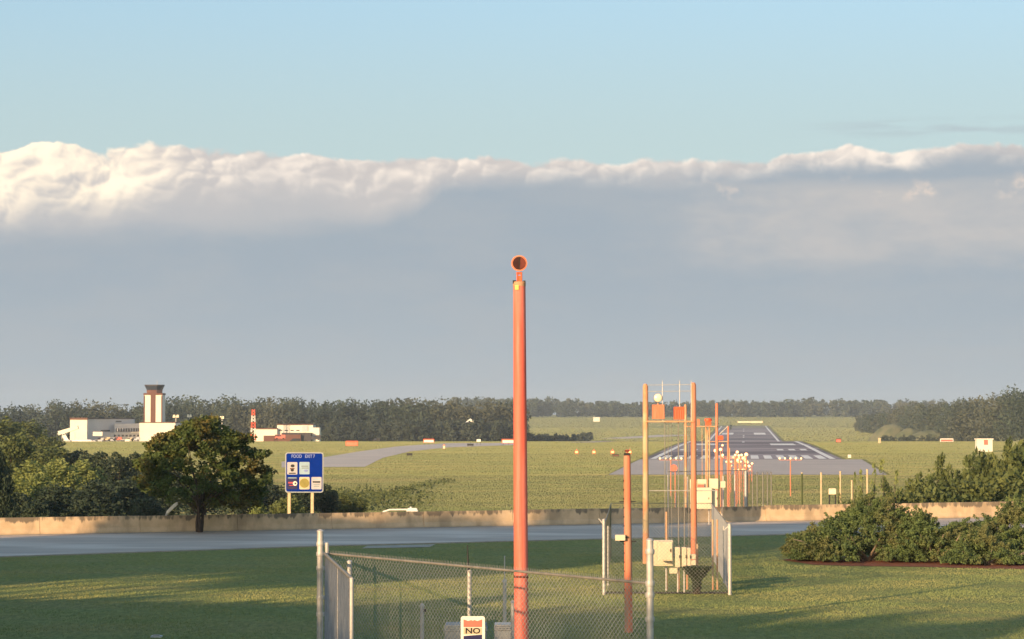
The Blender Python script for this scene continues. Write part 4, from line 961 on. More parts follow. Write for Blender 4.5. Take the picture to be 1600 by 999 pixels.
def rest1(t, ox, g1, Y, zp, wd):
    b = MB()
    for py in (602, 612): z = W(1040, py, Y).z - g1; b.tube([(-wd / 2, -.05, z), (wd / 2, -.05, z + .02)], .012, 6)
    for px in (1035, 1062, 1080): z = W(px, 597, Y).z - g1; b.tube([(X_(px, Y) - ox, -.05, z + .05), (X_(px, Y) - ox, -.05, zp)], .014, 6)
    b.build('guard_rail', 'galv', t, True)
    bb = boxpx(t, ox, g1, 1019, 1038, 632.5, 655, Y, .35, 'orange_worn', 'lamp_box')
    c = W(1028, 622, Y); b = MB(); disc_lamp(b, (c.x - ox, -.10, c.z - g1), .165, .2); b.build('lamp_housing', 'faded', t, True)
    MB().lathe((c.x - ox, -.115, c.z - g1), [(.158, 0), (.13, -.025), (.04, -.04)], 'y', 20).build('lamp_lens', 'lens', t, True)
    MB().tube([(c.x - ox, 0, c.z - g1 - .2), (c.x - ox, 0, zp + .5)], .03, 8).build('neck', 'faded', t)
    boxpx(t, ox, g1, 1053, 1069, 636, 655.5, Y, .42, 'red', 'lamp_box')
    b = MB()
    for px in (1055.5, 1059, 1063, 1066.5): b.box(X_(px, Y) - ox, -.22, zp + .06, .022, .02, .36)
    b.build('louvre', 'orange_worn', t)
    b = MB()
    for px, yb_, rr in ((1039, 940, .018), (1044, 882, .012), (1049, 850, .010), (1060, 850, .022), (1069, 882, .020), (1076, 880, .014)):
        x = X_(px, Y) - ox; b.tube([(x, .05, max(0, W(px, yb_, Y).z - g1)), (x, .05, zp)], rr, 6)
    b.build('conduit', 'rail', t, True)
    z = W(1040, 767, Y).z - g1; MB().tube([(-wd / 2, .02, z), (wd / 2 + .9, .02, z)], .018, 6).build('cross_rail', 'galv', t, True)
frame('tall orange light frame with a round white lamp on its platform, nearest of the frames', 95.0, 1008.5, 1083.5, 600, 598, 880, 658, .105, rest1)
def rest2(t, ox, g1, Y, zp, wd):
    boxpx(t, ox, g1, 1102, 1111, 657, 665, Y, .35, 'red', 'lamp_box'); c = W(1106.5, 657, Y)
    MB().lathe((c.x - ox, 0, c.z - g1 - .04), [(.23, 0), (.24, .06), (.20, .16), (.08, .18)], 'z', 14).build('lamp_housing', 'red', t, True)
    boxpx(t, ox, g1, 1089, 1093, 655, 665, Y, .2, 'orange_worn', 'side_bracket')
    b = MB()
    for px, rr in ((1103, .05), (1108.5, .045), (1097, .02)): x = X_(px, Y) - ox; b.tube([(x, .05, 0), (x, .05, zp)], rr, 8)
    b.build('conduit', 'faded', t, True)
frame('middle orange light frame with a red lamp, just behind the nearest frame', 151.0, 1071, 1120, 632, 630, 900, 666, .085, rest2)
def rest3(t, ox, g1, Y, zp, wd):
    boxpx(t, ox, g1, 1122.5, 1130, 681, 688, Y, .3, 'red', 'lamp_box')
    a = W(1124, 679, Y); c = W(1137.5, 666, Y); MB().tube([(a.x - ox, 0, a.z - g1), (c.x - ox, 0, c.z - g1)], .05, 6).build('brace', 'galv', t, True)
frame('small orange light frame with a diagonal brace at the left edge of the far runway', 215.0, 1105, 1137.5, 672, 666, 900, 690, .08, rest3)

# ------------------------------------------------------------------ five-lamp bars receding to the threshold
def light_bar(label, Y, cx_px, py, half, n=5, base_z=None, polem='orange_worn', single=False):
    c = W(cx_px, py, Y); g1 = G(c.x, Y); t = thing('approach_light_bar', label, 'light bar', (c.x, Y, g1), group='approach light bars before the runway'); h = c.z - g1
    for s_ in ((-1, 1) if half > .9 and not single else (0,)): MB().tube([(s_ * half * .55, 0, 0), (s_ * half * .55, 0, h - .1)], .07, 8).build('pole', polem, t, True)
    MB().box(0, 0, h - .12, half * 2 + .2, .07, .07).build('crossbar', polem, t)
    for i in range(n):
        x = lerp(i / (n - 1), -half, half) if n > 1 else 0
        l = MB().lathe((x, -.02, h + .12), [(.08, .2), (.13, .08), (.14, 0), (.125, -.01)], 'y', 12).build('lamp', 'faded', t, True)
        MB().lathe((x, -.035, h + .12), [(.122, 0), (.08, -.035), (.03, -.05)], 'y', 12).build('lens', 'lit_lens', l, True)
    return t
WHO = ['nearest', 'second nearest', 'third nearest', 'fourth nearest', 'fifth nearest', 'sixth nearest', 'farthest']
for i, (Y, px, py) in enumerate(((262, 1139, 713), (300, 1146, 716), (345, 1150, 723), (385, 1156, 729), (425, 1160, 735), (470, 1163, 741), (520, 1164, 745))):
    light_bar('orange five lamp approach light bar, %s of the row before the threshold' % WHO[i], Y, px, py, 1.35 if i < 5 else 1.1)
light_bar('orange five lamp bar standing alone right of the row of light frames', 329, 1235, 718, 1.45, 5, single=True)
light_bar('orange lamp bar seen through the nearest light frame, left of the row', 329, 1048, 718, 1.45, 5, single=True)
for px, Y, zt in ((1118, 250, 706), (1126, 280, 704), (1152, 300, 708), (1166, 240, 712)):
    c = W(px, zt, Y); t = thing('approach_lamp', {1118: 'single orange approach lamp between the middle frame and the lamp bars', 1126: 'single orange approach lamp just left of the cluster of lamp bars', 1152: 'single orange approach lamp in the middle of the lamp cluster', 1166: 'single orange approach lamp at the right end of the lamp cluster'}[px], 'light', (c.x, Y, G(c.x, Y)), group='single approach lamps'); h = c.z - G(c.x, Y)
    MB().tube([(0, 0, 0), (0, 0, h)], .06, 8).build('pole', 'orange_worn', t, True)
    l = MB().lathe((0, 0, h + .1), [(.12, .2), (.2, .05), (.2, 0)], 'y', 12).build('lamp', 'orange', t, True); MB().lathe((0, -.01, h + .1), [(.17, 0), (.08, -.05)], 'y', 12).build('lens', 'lit_lens', l, True)
rr = random.Random(12); CL = []
for k_ in range(12):
    px = rr.uniform(1128, 1180); py = 702 + (px - 1128) * .62 + rr.uniform(-7, 12); Y = rr.uniform(250, 430)
    c = W(px, py, Y); t = thing('approach_lamp', 'small white faced approach lamp in the lamp cluster', 'light', (c.x, Y, G(c.x, Y)), group='small lamps within the cluster'); h = max(.5, c.z - G(c.x, Y)); CL.append((px, t))
    MB().tube([(rr.uniform(-.1, .1), 0, 0), (0, 0, h)], rr.uniform(.03, .07), 6).build('pole', rr.choice(['faded', 'orange_worn', 'rail']), t, True)
    l = MB().lathe((0, 0, h + .08), [(.12, .2), (rr.uniform(.16, .24), .05), (.2, 0)], 'y', 12).build('lamp', rr.choice(['orange', 'faded']), t, True); MB().lathe((0, -.01, h + .08), [(.17, 0), (.08, -.05)], 'y', 12).build('lens', 'lit_lens', l, True)
for i, (_, t) in enumerate(sorted(CL, key=lambda q: q[0])): t['label'] += ', ' + (NTH[i] + (' of them' if i == 0 else ' from the left'))
# orange disc marker
c = W(1055, 728, 200); t = thing('disc_marker', 'orange disc marker on a thin post seen through the light frames', 'marker', (c.x, 200, G(c.x, 200))); h = c.z - G(c.x, 200)
MB().tube([(0, .02, 0), (0, .02, h)], .05, 8).build('pole', 'orange_worn', t, True); MB().lathe((-.12, 0, h - .2), [(.30, .02), (.30, -.02)], 'y', 18).build('disc', 'orange', t)

# ------------------------------------------------------------------ second enclosure at 78 m with its equipment
f3 = thing(FN, 'chain link fence with slanted arms enclosing the cream equipment boxes', 'fence')
Y3 = 78.5; Y4 = 99.0
PL, PR = W(943.5, 812, Y3), W(1140, 820, Y3); QL, QR = W(955, 800, Y4), W(1112, 815, Y4)
for p_ in (PL, PR): p_.z = G(p_.x, Y3) + 2.2
for p_ in (QL, QR): p_.z = G(p_.x, Y4) + 2.2
runs = [(PL, PR, Y3), (PR, QR, 0), (QL, QR, 0), (PL, QL, 0)]
b = MB()
for a, c, _ in runs[:4]: lattice(b, a, c, (G(a.x, a.y) + .05, G(c.x, c.y) + .05), (a.z, c.z), .12, .0036)
b.build('chain_link_mesh', 'wire', f3)['kind'] = 'stuff'
for a, c, _ in runs[1:]: MB().tube([a, c], .014, 6).build('top_rail', 'rail', f3, True)
post_at(f3, 943.5, 811, Y3, .055); post_at(f3, 1140, 818, Y3, .06)
post_at(f3, 950, 822, Y3 + 4, .028)
for q in (PL, PR):
    s_ = -1; MB().tube([(q.x, q.y, q.z + .05), (q.x + s_ * .17, q.y, q.z + .26 if q is PL else q.z - .12)], .022, 6).build('arm', 'galv', f3, True)
for px, Y in ((1131, 84), (1122, 90), (1115, 96), (1112, 99)): post_at(f3, px, 822, Y, .035)
# racks and boxes
def box_thing(label, px0, px1, y0, y1, Y, dp, m='cream', legs=(), door=True, name='equipment_box', tagz=None):
    a = W(px0, y1, Y); c = W(px1, y0, Y); ox = (a.x + c.x) / 2; g1 = G(ox, Y); t = thing(name, label, 'equipment box', (ox, Y, g1)); w_, h = c.x - a.x, c.z - a.z; zb = a.z - g1
    MB().box(0, 0, zb, w_, dp, h, 0, 1, min(.02, w_ * .08)).build('box_body', m, t)
    if door: MB().box(w_ * .03, -dp / 2 - .012, zb + h * .06, w_ * .84, .02, h * .84, 0, 1, .006).build('door', m, t); MB().box(w_ * .34, -dp / 2 - .035, zb + h * .45, .03, .03, .10).build('latch', 'dark', t)
    for q in legs:
        x = X_(q, Y) - ox; MB().tube([(x, dp / 2 + .04, 0), (x, dp / 2 + .04, zb + h * .9)], .028, 8).build('leg', 'galv', t, True)
    return t
box_thing('large square cream cabinet on a post, nearest of the equipment boxes', 1020, 1051.5, 844, 884, 78.6 + 1.6, .35, legs=(1041,))
box_thing('smaller cream cabinet door box in front of the large square cabinet', 1028, 1051, 846, 876, 78.6 + 1.0, .25)
box_thing('narrow upright cream box, left of the three beside the big cabinet', 1055, 1062.5, 855, 886, 79.3, .25, legs=(1059,))
box_thing('narrow upright cream box, middle of the three beside the big cabinet', 1065, 1072.5, 855, 886, 79.3, .25, legs=(1069,))
box_thing('slim cream box, right of the three beside the big cabinet', 1073.5, 1079, 856, 886, 79.3, .22)
box_thing('small upper cream junction box beside the upright boxes', 1079, 1087, 866, 873.5, 79.3, .2, door=False)
box_thing('small lower cream junction box beside the upright boxes', 1079, 1087, 875, 883, 79.3, .2, door=False)
box_thing('small cream box low down between two poles, below the upright boxes', 1046, 1059, 887.5, 896, 79.5, .2, door=False)
rk = thing('equipment_rack', 'thin galvanised posts carrying the cream equipment boxes', 'rack', (X_(1065, 80.9), 80.9, 0))
for px, yt in ((1041, 800), (1060, 852), (1073, 852), (1089, 850), (1120, 812), (1113, 812)):
    x = X_(px, 80.9) - rk.location.x; MB().tube([(x, 0, 0), (x, 0, Z_(yt, 80.9))], .030, 8).build('upright', 'faded', rk, True)
MB().tube([(X_(1041, 80.9) - rk.location.x, 0, Z_(868, 80.9)), (X_(1089, 80.9) - rk.location.x, 0, Z_(868, 80.9))], .02, 6).build('cross_rail', 'galv', rk, True)
# far group of boxes
box_thing('wide cream equipment box behind the frames, above the barrier line', 1079, 1112, 762, 795, 128.0, .5, legs=(1083, 1108))
box_thing('cream panel box at the left of the far equipment group', 1078, 1089, 749, 763, 128.6, .3, door=False)
box_thing('cream panel box with red notice on the far equipment group', 1090, 1104, 749, 764, 128.4, .3, door=False)
box_thing('cream box at the right of the far equipment group', 1108, 1122, 748, 764, 128.6, .3, door=False, legs=(1115,))
box_thing('small yellowish cream box, far right of the far equipment group', 1124, 1133.5, 752, 762, 128.8, .3, door=False, legs=(1128,))
box_thing('tall narrow cream box beside the wide one in the far equipment group', 1113, 1121, 766, 792, 128.2, .3)
c = W(1095, 759, 128.1); t = thing('warning_notice', 'small red notice plate fixed to the far equipment boxes', 'sign', (c.x, 128.1, c.z - .14)); MB().box(0, 0, 0, .34, .02, .20).build('plate', 'pink', t); MB().box(0, .006, .20, .34, .02, .07).build('strip', 'cream_print', t)
# far enclosure in front of the wall
f4 = thing(FN, 'far chain link enclosure standing against the concrete wall behind the frames', 'fence')
Y5 = 130.0; b = MB(); EL, ER = W(1043, 742, Y5), W(1167, 738, 133.0); zt5 = 2.75
FL, FR = W(1080, 742, 142), W(1203, 738, 146)
lattice(b, EL, ER, (0.05, 0.05), (zt5, zt5), .20, .0040); b.build('chain_link_mesh', 'wire', f4)['kind'] = 'stuff'
MB().tube([(EL.x, EL.y, zt5), (ER.x, ER.y, zt5)], .025, 8).build('top_rail', 'rail', f4, True)
post_at(f4, 1044, 742, Y5, .05); post_at(f4, 1165, 735, 133.0, .07)
for px, yt in ((1056, 770), (1074, 745), (1130, 744), (1148, 742)): post_at(f4, px, yt, 131.4, .035)
f5 = thing(FN, 'tall chain link run with pale posts just behind the wall, below the lamp cluster', 'fence')
b = MB(); e0, e1 = W(1132, 760, 150), W(1205, 760, 154); g5 = -5.0
ztt = Z_(738, 150)
lattice(b, e0, e1, (g5, g5), (ztt, ztt), .26, .010); b.build('chain_link_mesh', 'rail', f5)['kind'] = 'stuff'
for px, yt in ((1140, 700), (1148, 715), (1156, 722), (1168, 735), (1176, 738), (1183, 738), (1192, 738), (1199, 738), (1205, 738)): post_at(f5, px, yt, 152, .034, m='faded' if px < 1160 else 'rail')
# vase shaped shrub
t = thing('topiary_shrub', 'small vase shaped shrub with flat top beside the equipment boxes', 'shrub', (X_(1088, 78.9), 78.9, 0))
r = np.random.default_rng(77)
MB().tube([(0, 0, -.05), (.02, 0, .35), (-.02, 0, .62)], [.13, .11, .09], 8).build('trunk', 'bark', t, True)
P = []
for i in range(5200):
    z = .06 + .84 * r.random() ** .7; rr = .13 + .02 * z if z < .45 else .15 + (z - .45) * .85; a = r.random() * 6.283; q = rr * (r.random() ** .4) * (1 + .1 * math.sin(5 * a))
    P.append((q * math.cos(a), q * math.sin(a), z))
quads_mesh('crown', leaf_quads(np.array(P), .032, r), 'leaf_dark', t)
# gravel base strip under the enclosure
near_patch('gravel_strip', [(2.9, 78.9), (6.9, 78.9), (7.2, 79.8), (3.1, 79.8)], 'bark', 0.016, 1.0)

# ------------------------------------------------------------------ airfield furniture
def papi(px):
    Y = 660; x = X_(px, Y); t = thing('papi_light', {901: 'leftmost', 928: 'second from left', 957: 'third from left', 984: 'rightmost'}[px] + ' of four orange approach slope lights in the grass left of the runway', 'airfield light', (x, Y, G(x, Y)), group='approach slope lights')
    MB().box(0, .3, .5, 1.0, 1.3, .75, 0, .9, .05).build('housing', 'orange', t); MB().box(0, -.42, .62, .62, .08, .46).build('lens', 'lit_amber', t)
    b = MB()
    for s_ in (-.35, .35): b.tube([(s_, 0, 0), (s_, 0, .5)], .05, 6); b.tube([(s_, .6, 0), (s_, .6, .5)], .05, 6)
    b.build('leg', 'orange_worn', t); MB().box(0, .1, 1.25, .3, .3, .5, 0, .3).build('hood', 'orange', t)
for px in (901, 928, 957, 984): papi(px)
def field_sign(label, px, py, wd, ht_, Y, face, back='red', legs=3):
    x = X_(px, Y); t = thing('airfield_sign', label, 'sign', (x, Y, G(x, Y))); zb = max(.25, Z_(py, Y) - G(x, Y) - ht_ / 2)
    MB().box(0, 0, zb, wd, .35, ht_, 0, 1, .05).build('cabinet', back, t); MB().box(0, -.19, zb + .1 * ht_, wd * .90, .03, ht_ * .62).build('face', face, t)
    for i in range(legs): MB().tube([(lerp(i / (legs - 1), -wd * .4, wd * .4), 0, 0), (lerp(i / (legs - 1), -wd * .4, wd * .4), 0, zb)], .06, 6).build('leg', 'dark', t)
    return t
field_sign('low orange airfield sign in the grass above the left taxiway', 550, 693, 4.2, 1.7, 830, 'orange_worn')
field_sign('orange and white airfield sign where the taxiway meets the dark trees', 670, 689, 4.0, 1.4, 900, 'white')
field_sign('small white airfield sign between the two orange signs', 748, 688.5, 1.5, .9, 880, 'white', 'white', 2)
field_sign('red airfield sign partly hidden by the tall orange pole', 795, 689.5, 5.0, 1.5, 870, 'white')
field_sign('small pale upright marker in the grass below the taxiway', 694, 703, .7, 1.4, 760, 'cream', 'orange_worn', 2)
field_sign('low dark marker board in the grass left of the tall orange pole', 735, 696, 2.2, .7, 840, 'dark', 'dark', 2)
field_sign('low dark marker board in the grass below the left taxiway', 640, 713, 1.5, .6, 640, 'dark', 'dark', 2)
field_sign('low dark marker board at the left end of the blast pad', 962, 714.5, 1.7, .6, 625, 'brown', 'dark', 2)
field_sign('small orange sign in the grass right of the far runway', 1310, 691, 2.0, 1.6, 960, 'orange', 'brown', 2)
field_sign('small pale upright marker in the grass far right of the runway', 1374, 692, 1.0, 2.0, 930, 'wood', 'wood', 2)
field_sign('long red and white airfield sign at the right side of the field', 1479, 688, 5.2, 1.3, 960, 'pink', 'white', 3)
field_sign('round white lamp box in the grass just right of the threshold', 1327, 717, .8, .8, 605, 'lens', 'white', 2)
field_sign('small cream marker board behind the wall, left of the junipers', 1300, 768, .62, .5, 205, 'lens', 'cream', 2)
# orange and cream service hut
Yh = 720; x = X_(1537, Yh); t = thing('equipment_hut', 'small cream and orange equipment hut among the trees on the right', 'hut', (x, Yh, G(x, Yh)))
zh = max(0, Z_(700, Yh) - G(x, Yh)); b = MB(); b.box(0, 0, 0, 4.6, 3, zh + 2.4, 0, 1, .05); b.build('hut_wall', 'bwhite', t); MB().box(0, 0, zh + 2.4, 5.0, 3.4, .35).build('roof', 'bwhite', t); MB().box(.3, -1.52, zh + .9, 1.2, .06, 1.6).build('door', 'orange', t)
Yh = 2700; x = X_(932, Yh); t = thing('equipment_hut', 'tiny white hut at the edge of the far field left of the runway', 'hut', (x, Yh, G(x, Yh))); zh = 1.5
MB().box(0, 0, 0, 7, 5, zh + 2.8).build('hut_wall', 'bwhite', t); MB().box(0, 0, zh + 2.8, 7.8, 5.6, .6).build('roof', 'bwhite', t)
Yh = 1262; x = X_(735, Yh); t = thing('house', 'white gabled house half hidden in the wood left of the orange pole', 'house', (x, Yh, G(x, Yh))); zh = Z_(662, Yh) - t.location.z
MB().box(0, 0, 0, 6, 6, zh, 0).build('house_wall', 'bgrey', t)
MB().slab([(-3.4, zh), (3.4, zh), (0, zh + 2.6)], -3.2, 3.2).build('roof', 'white', t); MB().box(-.8, -3.03, zh - 2.2, 1.2, .05, 1.1).build('window', 'glass', t)
Yh = 2620; x = X_(1172, Yh); t = thing('low_wall', 'long low pale wall beyond the far end of the runway', 'wall', (x, Yh, G(x, Yh)))
MB().box(0, 0, -.3, 27, .6, 2.0).build('wall_face', 'cream', t); MB().box(0, 0, 1.7, 27.3, .9, .2).build('coping', 'bwhite', t)
# pale stakes behind the wall
for px, yt, Y, nm in ((1235, 717, 206, None), (1253, 740, 208, 'pale stake just right of the lone orange lamp bar'), (1283, 740, 205, 'pale stake left of the small cream marker board'), (1313, 738, 205, 'pale stake right of the small cream marker board'), (1355, 735, 205, 'pale stake at the left edge of the saplings'), (1331, 752, 205, 'short pale stake between marker board and saplings')):
    if nm is None: continue
    p = W(px, yt, Y); t = thing('marker_stake', nm, 'stake', (p.x, Y, G(p.x, Y))); MB().tube([(0, 0, 0), (0, 0, p.z - G(p.x, Y))], .075, 6).build('shaft', 'dark_green' if px == 1253 else 'wood', t); MB().lathe((0, 0, p.z - G(p.x, Y)), [(.09, 0), (.09, .06), (.03, .1)], 'z', 6).build('cap', 'wood', t)
# extra low light at field left
# ------------------------------------------------------------------ control tower and terminal
TYd = 1180.0
def bx(t, px0, px1, y0, y1, Y, dp, m, name, proud=0.0):
    a = W(px0, y1, Y); c = W(px1, y0, Y); o_ = t.location
    return MB().box((a.x + c.x) / 2 - o_.x, (Y - o_.y) + dp / 2 - proud, a.z - o_.z, c.x - a.x, dp, c.z - a.z).build(name, m, t)
x = X_(239, TYd); tw = thing('control_tower', 'white airport control tower with brown stripes and dark flared glass cab', 'control tower', (x, TYd, G(x, TYd))); g0 = tw.location.z
ppm = F / TYd
def tz_(py): return Z_(py, TYd) - g0
hw = 14.5 / ppm
MB().box(0, 5, 0, hw * 2, 10, tz_(617.5)).build('shaft', 'bwhite', tw)
MB().box(0, -.06, tz_(662), 2.3, .3, tz_(617.5) - tz_(662)).build('stripe', 'brown', tw)
for s_ in (-1, 1): MB().box(s_ * (hw - .25), -.05, tz_(662), .55, .25, tz_(617.5) - tz_(662) - .2).build('corner_strip', 'brown', tw)
MB().box(0, 5, tz_(617.4), hw * 2.08, 10.4, .9).build('cornice', 'brown', tw)
def ring(z, r_, n=8): return [(r_ * math.cos(R(22.5) + i * R(45)), 5 + r_ * math.sin(R(22.5) + i * R(45)), z) for i in range(n)]
def frustum(z0, r0_, z1, r1_, m, name, parent):
    vs = ring(z0, r0_) + ring(z1, r1_); fs = [tuple(range(8))[::-1], tuple(range(8, 16))] + [(i, (i + 1) % 8, 8 + (i + 1) % 8, 8 + i) for i in range(8)]; return MB().add(vs, fs).build(name, m, parent)
zc0, zc1 = tz_(617) + .7, tz_(603.5); cab = frustum(zc0, 3.8, zc0 + 1.6, 4.0, 'brown', 'cab_base', tw)
gl = frustum(zc0 + 1.6, 3.7, zc1, 4.7, 'glass', 'cab_glass', tw)
b = MB()
for i in range(8):
    a = R(22.5) + i * R(45); b.tube([(3.75 * math.cos(a), 5 + 3.75 * math.sin(a), zc0 + 1.6), (4.75 * math.cos(a), 5 + 4.75 * math.sin(a), zc1)], .10, 5)
b.build('mullion', 'trim', gl)
frustum(zc1, 5.0, zc1 + .7, 5.0, 'trim', 'cab_roof', tw)
MB().tube([(1.2, 5, zc1 + .7), (1.2, 5, zc1 + 3)], .10, 5).build('antenna', 'galv', tw)
tb = thing('terminal_building', 'long white and grey airport terminal at the foot of the control tower', 'building', (X_(190, TYd), TYd, G(X_(190, TYd), TYd)))
gg = tb.location.z
def btm(py0, px0, px1, Y, dp, m, name, proud=0): # block reaching the ground
    a = X_(px0, Y); c = X_(px1, Y); return MB().box((a + c) / 2 - tb.location.x, (Y - TYd) + dp / 2 - proud, -6, c - a, dp, Z_(py0, Y) - gg + 6).build(name, m, tb)
btm(656, 109.5, 136, TYd - 6, 20, 'bwhite', 'wing'); bx(tb, 109, 136.5, 653, 656, TYd - 6.3, 20.6, 'roofbrown', 'roof')
SK = 1.62; NN = Vector((.851, -.525))
def skew(px0, px1, y0, y1, off, dp, m, name, par=None):
    # block whose face runs back to the right, turned away from the low sun; off = metres proud of the main face
    X0 = X_(136, TYd - 4)
    def on(px):   # intersect the sight line with the face line
        k_ = (px - 800) / F; X = (k_ * ((TYd - 4) - SK * X0)) / (1 - k_ * SK); return Vector((X, (TYd - 4) + SK * (X - X0)))
    a, c = on(px0) + NN * off, on(px1) + NN * off; Ym = (a.y + c.y) / 2
    z1 = Z_(y0, Ym) - gg; z0 = -6 if y1 is None else Z_(y1, Ym) - gg; o_ = Vector((tb.location.x, tb.location.y))
    pts = [a - o_, c - o_, c + Vector((0, dp * .6)) - NN * 1.5 - o_, a + Vector((.3, dp * .6)) - o_]
    return MB().prism([(q.x, q.y) for q in pts], z0, z1).build(name, m, par or tb)
skew(136, 209, 655, None, 0, 20, 'bgrey', 'main_block'); skew(136, 209.5, 653.6, 655.1, .3, 20.4, 'trim', 'roof')
skew(172, 219, 662, None, 3, 6, 'bgrey', 'front_block')
gl = skew(174, 218, 669.5, 674.5, 3.15, .6, 'glass', 'window_band'); skew(158, 172, 672, 674.5, .2, .5, 'glass', 'window_band')
for i in range(11):
    skew(175.5 + i * 4, 175.9 + i * 4, 669.6, 674.4, 3.3, .2, 'bgrey', 'mullion', gl)
skew(147, 220, 676, None, 6, 4, 'bgrey', 'concourse'); bx(tb, 145, 160, 675, 681.5, TYd - 16, .6, 'bwhite', 'canopy'); skew(190, 221, 675, 676.2, 6.3, 4, 'white', 'fascia')
for k_ in range(9): skew(164 + k_ * 6, 167.5 + k_ * 6, 679.5, 682.5, 6.1, .3, 'glass', 'window')
skew(181, 190, 658, 659.5, .15, .3, 'trim', 'vent')
btm(661, 218, 274, TYd - 4, 50, 'bwhite', 'hall'); bx(tb, 218, 274.4, 659.8, 661, TYd - 4.3, 50.6, 'roofbrown', 'roof')
# hangar block to the right of the tree
hb = thing('hangar', 'low cream hangar with brown roof edge, right of the round tree', 'building', (X_(450, TYd), TYd, G(X_(450, TYd), TYd)))
def hbx(px0, px1, y0, Y, dp, m, name, y1=None):
    a = X_(px0, Y); c = X_(px1, Y); zb = -6 if y1 is None else Z_(y1, Y) - hb.location.z
    return MB().box((a + c) / 2 - hb.location.x, (Y - TYd) + dp / 2, zb, c - a, dp, Z_(y0, Y) - hb.location.z - zb).build(name, m, hb)
hbx(433, 489, 664.5, TYd, 18, 'bwhite', 'main_block'); hbx(432.6, 489.4, 662.8, TYd - .3, 18.6, 'roofbrown', 'roof', 664.4)
hbx(397, 433, 671, TYd - 2, 14, 'bwhite', 'low_block'); hbx(396.6, 433.2, 669.2, TYd - 2.3, 14.4, 'roofbrown', 'roof', 670.9)
hbx(489, 499, 668.5, TYd - 3, 10, 'bwhite', 'side_block'); hbx(472, 481, 665.5, TYd - .4, .5, 'bgrey', 'hangar_door', 674)
hbx(440, 486, 676.5, TYd - 6, 6, 'trim', 'lean_to'); hbx(430, 470, 679.5, TYd - 8, 3, 'brown', 'stall_row'); hbx(412, 433, 681, TYd - 5, 3, 'brown', 'porch')
for k_ in range(5): hbx(436 + k_ * 9, 441 + k_ * 9, 672, TYd - .12, .3, 'trim', 'window', 673.6)
# radio mast
x = X_(396, TYd - 20); rm = thing('radio_mast', 'red and white lattice mast beside the cream hangar', 'mast', (x, TYd - 20, G(x, TYd - 20))); zt = Z_(640, TYd) - rm.location.z; zb = Z_(675, TYd) - rm.location.z
nb = 6
for i in range(nb):
    z0 = lerp(i / nb, 0, zt); z1 = lerp((i + 1) / nb, 0, zt); b = MB(); wd = lambda z: 1.3 - .7 * z / zt
    for sx_, sy_ in ((-1, -1), (1, -1), (1, 1), (-1, 1)): b.tube([(sx_ * wd(z0), sy_ * wd(z0), z0), (sx_ * wd(z1), sy_ * wd(z1), z1)], .16, 5)
    for q in range(2):
        za, zb_ = lerp(q / 2, z0, z1), lerp((q + 1) / 2, z0, z1)
        for s_ in (-1, 1): b.tube([(-wd(za), s_ * wd(za), za), (wd(zb_), s_ * wd(zb_), zb_)], .09, 4); b.tube([(wd(za), s_ * wd(za), za), (-wd(zb_), s_ * wd(zb_), zb_)], .09, 4)
    b.build('lattice_section', 'red' if i % 2 else 'white', rm)
# apron lights
for k_, (px, py) in enumerate(((275, 651.5), (296, 651), (315, 651), (326, 653), (347, 653.5))):
    Y = TYd + 30; x = X_(px, Y); t = thing('apron_light', ['leftmost', 'second from left', 'middle', 'second from right', 'rightmost'][k_] + ' of five tall apron floodlights right of the control tower', 'floodlight', (x, Y, G(x, Y)), group='apron floodlights')
    h = Z_(py, Y) - G(x, Y); MB().tube([(0, 0, 0), (0, 0, h)], [.28, .16], 6).build('pole', 'galv', t); s_ = (1.9, 1.4, .7, 1.0, 1.3)[k_]
    MB().box(0, 0, h, s_ * 1.5, .6, .35).build('crossarm', 'galv', t)
    for q in (-1, 1): MB().box(q * s_ * .45, -.2, h - .4, s_ * .75, .7, 1.4, 0, .8, .1).build('lamp_head', 'lens', t)
# aircraft
def plane(label, px, py, Y, L, az_, tilt=0.0):
    x = X_(px, Y); z = Z_(py, Y); t = thing('aircraft', label, 'aircraft', (x, Y, z), az_)
    MB().lathe((0, 0, L * .09), [(.02 * L, -L * .5), (L * .045, -L * .43), (L * .060, -L * .32), (L * .062, L * .1), (L * .045, L * .32), (L * .012, L * .5)], 'x', 14).build('fuselage', 'skin_plane', t, True)
    for s_ in (-1, 1):
        b = MB(); b.prism([(-L * .08, s_ * L * .04), (L * .10, s_ * L * .04), (L * .20, s_ * L * .42), (L * .13, s_ * L * .43)], L * .05, L * .066); b.build('wing', 'skin_plane', t)
        MB().prism([(L * .38, s_ * L * .01), (L * .47, s_ * L * .01), (L * .52, s_ * L * .16), (L * .48, s_ * L * .16)], L * .27, L * .28).build('tailplane', 'skin_plane', t)
        MB().lathe((L * .24, s_ * L * .085, L * .115), [(L * .02, -L * .06), (L * .026, -L * .02), (L * .016, L * .06)], 'x', 10).build('engine', 'bgrey', t, True)
        MB().tube([(L * .06, s_ * L * .07, 0), (L * .06, s_ * L * .07, L * .06)], L * .018, 6).build('wheel', 'dark', t)
    MB().slab([(L * .30, L * .12), (L * .46, L * .12), (L * .52, L * .285), (L * .43, L * .285)], -.1, .1).build('fin', 'skin_plane', t)
    MB().tube([(-L * .36, 0, 0), (-L * .36, 0, L * .05)], L * .015, 6).build('nose_wheel', 'dark', t)
    MB().box(-L * .40, 0, L * .115, L * .06, L * .07, L * .02).build('windscreen', 'glass', t)
    return t
plane('white jet parked left of the terminal with its tail fin towards the trees', 124, 697, TYd - 60, 20, R(150))
plane('small pale jet parked in front of the terminal, right of the larger jet', 142, 696, TYd - 50, 12, R(20))
p = W(107, 676, TYd - 40); t = thing('boarding_ramp', 'white slanting covered ramp at the left end of the terminal', 'ramp', (p.x, TYd - 40, G(p.x, TYd - 40))); zz = p.z - t.location.z
